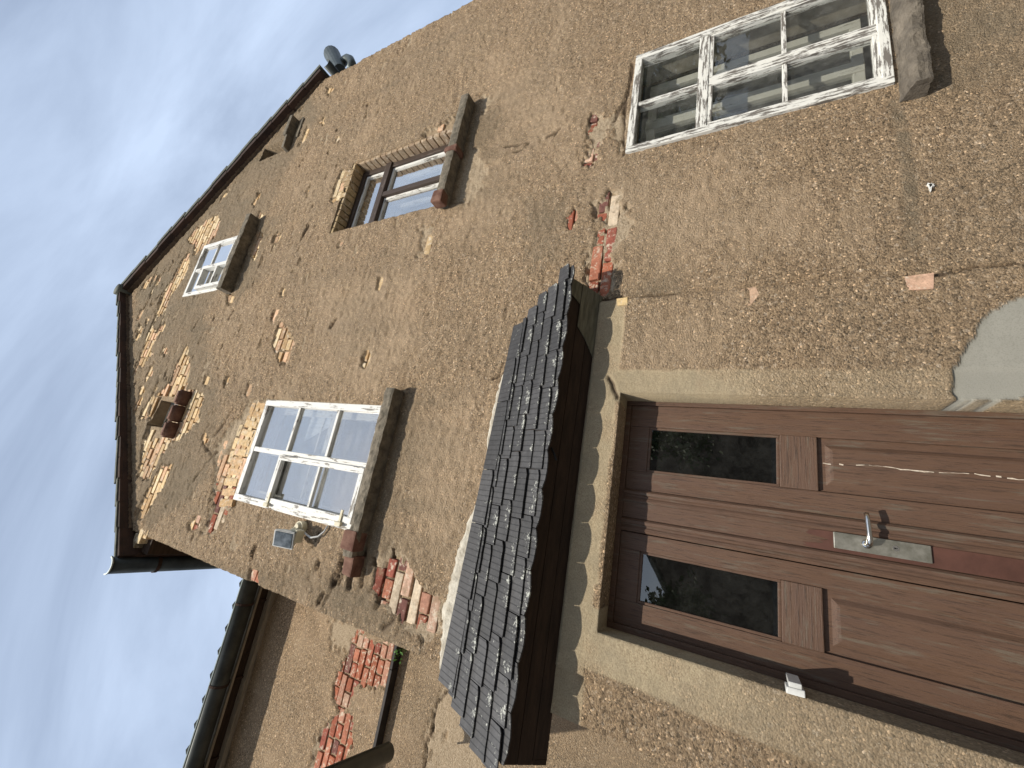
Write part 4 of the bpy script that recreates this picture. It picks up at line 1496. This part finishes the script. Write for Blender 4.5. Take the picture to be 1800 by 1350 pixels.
# ------------------------------------------------------------------ security floodlight
FL = tag(empty('floodlight', (-.41, 0, 4.20)), 'small white floodlight with a cream motion sensor, fixed beside the large white window', 'light')
FI = Matrix.Translation((.41, 0, -4.20))


def flp(mb, name, mat, **k):
    o = mb.build(name, mat, None, **k); o.parent = FL; o.matrix_parent_inverse = FI; return o


b = MB()
c0 = Vector((F(503, 946, -.12)[0], -.12, F(503, 946, -.12)[1]))
# housing: tapered box facing down-left
Rm = Matrix.Rotation(rad(22), 3, 'X') @ Matrix.Rotation(rad(-14), 3, 'Z')
bm = bmesh.new()
hx, hz = .060, .080
fr = [(-hx, -.03, -hz), (hx, -.03, -hz), (hx, -.03, hz), (-hx, -.03, hz)]
bk_ = [(-hx * .7, .045, -hz * .6), (hx * .7, .045, -hz * .6), (hx * .7, .045, hz * .6), (-hx * .7, .045, hz * .6)]
vv = [bm.verts.new(Rm @ Vector(p) + c0) for p in fr + bk_]
for f_ in ((0, 1, 2, 3), (7, 6, 5, 4), (0, 4, 5, 1), (1, 5, 6, 2), (2, 6, 7, 3), (3, 7, 4, 0)): bm.faces.new([vv[i] for i in f_])
bmesh.ops.recalc_face_normals(bm, faces=bm.faces[:])
bmesh.ops.bevel(bm, geom=bm.edges[:], offset=.006, segments=2, affect='EDGES')
b.frombm(bm)
LH = flp(b, 'lamp_housing', PLASG)
b = MB()
q = [Rm @ Vector(p) + c0 for p in ((-hx * .82, -.034, -hz * .8), (hx * .82, -.034, -hz * .8), (hx * .82, -.034, hz * .8), (-hx * .82, -.034, hz * .8))]
b.prism(q, Rm @ Vector((0, .003, 0)))
LG = b.build('lamp_glass', mat_simple('dark_lamp_glass', (.05, .06, .065), (.20, .22, .23), 14, .15, .3, .2, 30, .003), None); LG.parent = LH
b = MB(); b.tube([(-.415, -.002, 4.20), (-.415, -.045, 4.20)], .042, 20); b.tube([(-.415, -.045, 4.20), (-.415, -.062, 4.20)], [.036, .022], 18)
b.tube([(-.42, -.05, 4.21), (-.47, -.10, 4.24)], .014, 8)
flp(b, 'mount', PLAST, smooth=False)
b = MB(); b.box(-.505, -.42, -.115, -.05, 4.105, 4.175, .010); b.tube([(-.44, -.05, 4.19), (-.455, -.08, 4.16)], .014, 8)
SE = flp(b, 'motion_sensor', PLAST)
b = MB(); b.box(-.495, -.435, -.118, -.113, 4.113, 4.150, .003); o = b.build('sensor_lens', mat_simple('smoky_lens', (.10, .08, .06), (.16, .13, .10), 9, .3), None); o.parent = SE
b = MB(); b.tube([(-.425, -.03, 4.17), (-.44, -.05, 4.10), (-.455, -.045, 4.04), (-.44, -.03, 3.99), (-.40, -.018, 3.955), (-.36, -.012, 3.945)], .0065, 8)
flp(b, 'cable', PLASG, smooth=True)

# weed on the ledge corner
b = MB()
rw = random.Random(5)
c0 = fpt(708, 1142, WY - .05)
for i in range(16):
    a = rw.uniform(0, 6.28); r_ = rw.uniform(.01, .10)
    p = c0 + Vector((math.cos(a) * r_ * .9 - .03, -abs(math.sin(a)) * .06, rw.uniform(-.05, .05)))
    s_ = rw.uniform(.010, .022)
    u = Vector((rw.uniform(-1, 1), rw.uniform(-1, 1), rw.uniform(-1, 1))).normalized() * s_
    w_ = u.cross(Vector((rw.uniform(-1, 1), -1, rw.uniform(-1, 1)))).normalized() * s_ * .6
    b.add([(p - u)[:], (p + w_)[:], (p + u)[:], (p - w_)[:]], [(0, 1, 2, 3)])
for i in range(5):
    b.tube([c0 + Vector((0, .03, -.03)), c0 + Vector((rw.uniform(-.08, .03), -.04, rw.uniform(-.03, .05)))], .0015, 4)
tag(b.build('weed', LEAF), 'small green weed rooted in the corner above the dark ledge of the recessed wall', 'plant')

# ------------------------------------------------------------------ what stands behind the photographer (seen in the glass)
N2 = empty('neighbour_house', (4.2, -25, 0))
tag(N2, 'dark gabled neighbour house across the yard, seen only in the door glass', 'house')
NI = Matrix.Translation((-4.2, 25, 0))
b = MB(); b.box(-4.6, 8.6, -31, -25, 0, 4.1)
b.prism([(-4.6, -25, 4.1), (8.6, -25, 4.1), (2.0, -25, 8.2)], (0, -6, 0))
o = b.build('wall', mat_simple('neighbour_wall', (.12, .09, .07), (.17, .13, .10), 2, .95), None); o.parent = N2; o.matrix_parent_inverse = NI
b = MB()
b.prism([(-5.2, -24.6, 3.8), (2.0, -24.6, 8.28), (2.0, -24.6, 8.5), (-5.4, -24.6, 3.9)], (0, -6.8, 0))
b.prism([(9.2, -24.6, 3.8), (2.0, -24.6, 8.28), (2.0, -24.6, 8.5), (9.4, -24.6, 3.9)], (0, -6.8, 0))
o = b.build('roof', TILET, None); o.parent = N2; o.matrix_parent_inverse = NI


def tree(x, y, h, rad_, seed, label):
    rt = random.Random(seed)
    e = tag(empty('garden_tree', (x, y, 0)), label, 'tree', 'trees across the yard')
    inv = Matrix.Translation((-x, -y, 0))
    t = MB()
    t.tube([(x, y, 0), (x + .1, y, h * .35), (x, y + .1, h * .8)], [.18, .13, .04], 8)
    tips = []
    for i in range(14):
        a = rt.uniform(0, 6.28); z = h * rt.uniform(.3, .8)
        q = Vector((x + math.cos(a) * rad_ * rt.uniform(.4, .9), y + math.sin(a) * rad_ * rt.uniform(.4, .9), z + h * rt.uniform(.05, .22)))
        t.tube([(x, y, z * .9), q], [.05, .012], 5); tips.append(q)
    o = t.build('trunk', BARK, None); o.parent = e; o.matrix_parent_inverse = inv
    l = MB()
    for i in range(4200):
        q = rt.choice(tips)
        p = q + Vector((rt.gauss(0, rad_ * .24), rt.gauss(0, rad_ * .24), rt.gauss(0, h * .07)))
        s_ = rt.uniform(.08, .17)
        u = Vector((rt.uniform(-1, 1), rt.uniform(-1, 1), rt.uniform(-1, 1))).normalized()
        w_ = u.orthogonal().normalized() * s_ * .6; u = u * s_
        l.add([(p - u)[:], (p + w_)[:], (p + u)[:], (p - w_)[:]], [(0, 1, 2, 3)])
    o = l.build('crown', TREEL, None); o.parent = e; o.matrix_parent_inverse = inv


tree(-4.6, -19, 5.0, 2.0, 1, 'leafy garden tree left of the neighbour house')
tree(5.0, -17, 6.2, 2.2, 2, 'leafy garden tree in front of the neighbour house')
tree(11, -15, 7, 3.0, 3, 'tall garden tree right of the neighbour house')
tree(16, -11, 7, 3.2, 4, 'broad garden tree at the right end of the yard')
tree(20, -6, 7.5, 3.4, 5, 'broad tree nearest the house at the right of the yard')
tree(23, -16, 9, 3.8, 6, 'tall tree at the far corner of the yard, nearest of a close pair')
tree(30, -18, 10, 4.4, 7, 'tallest tree at the far corner of the yard')
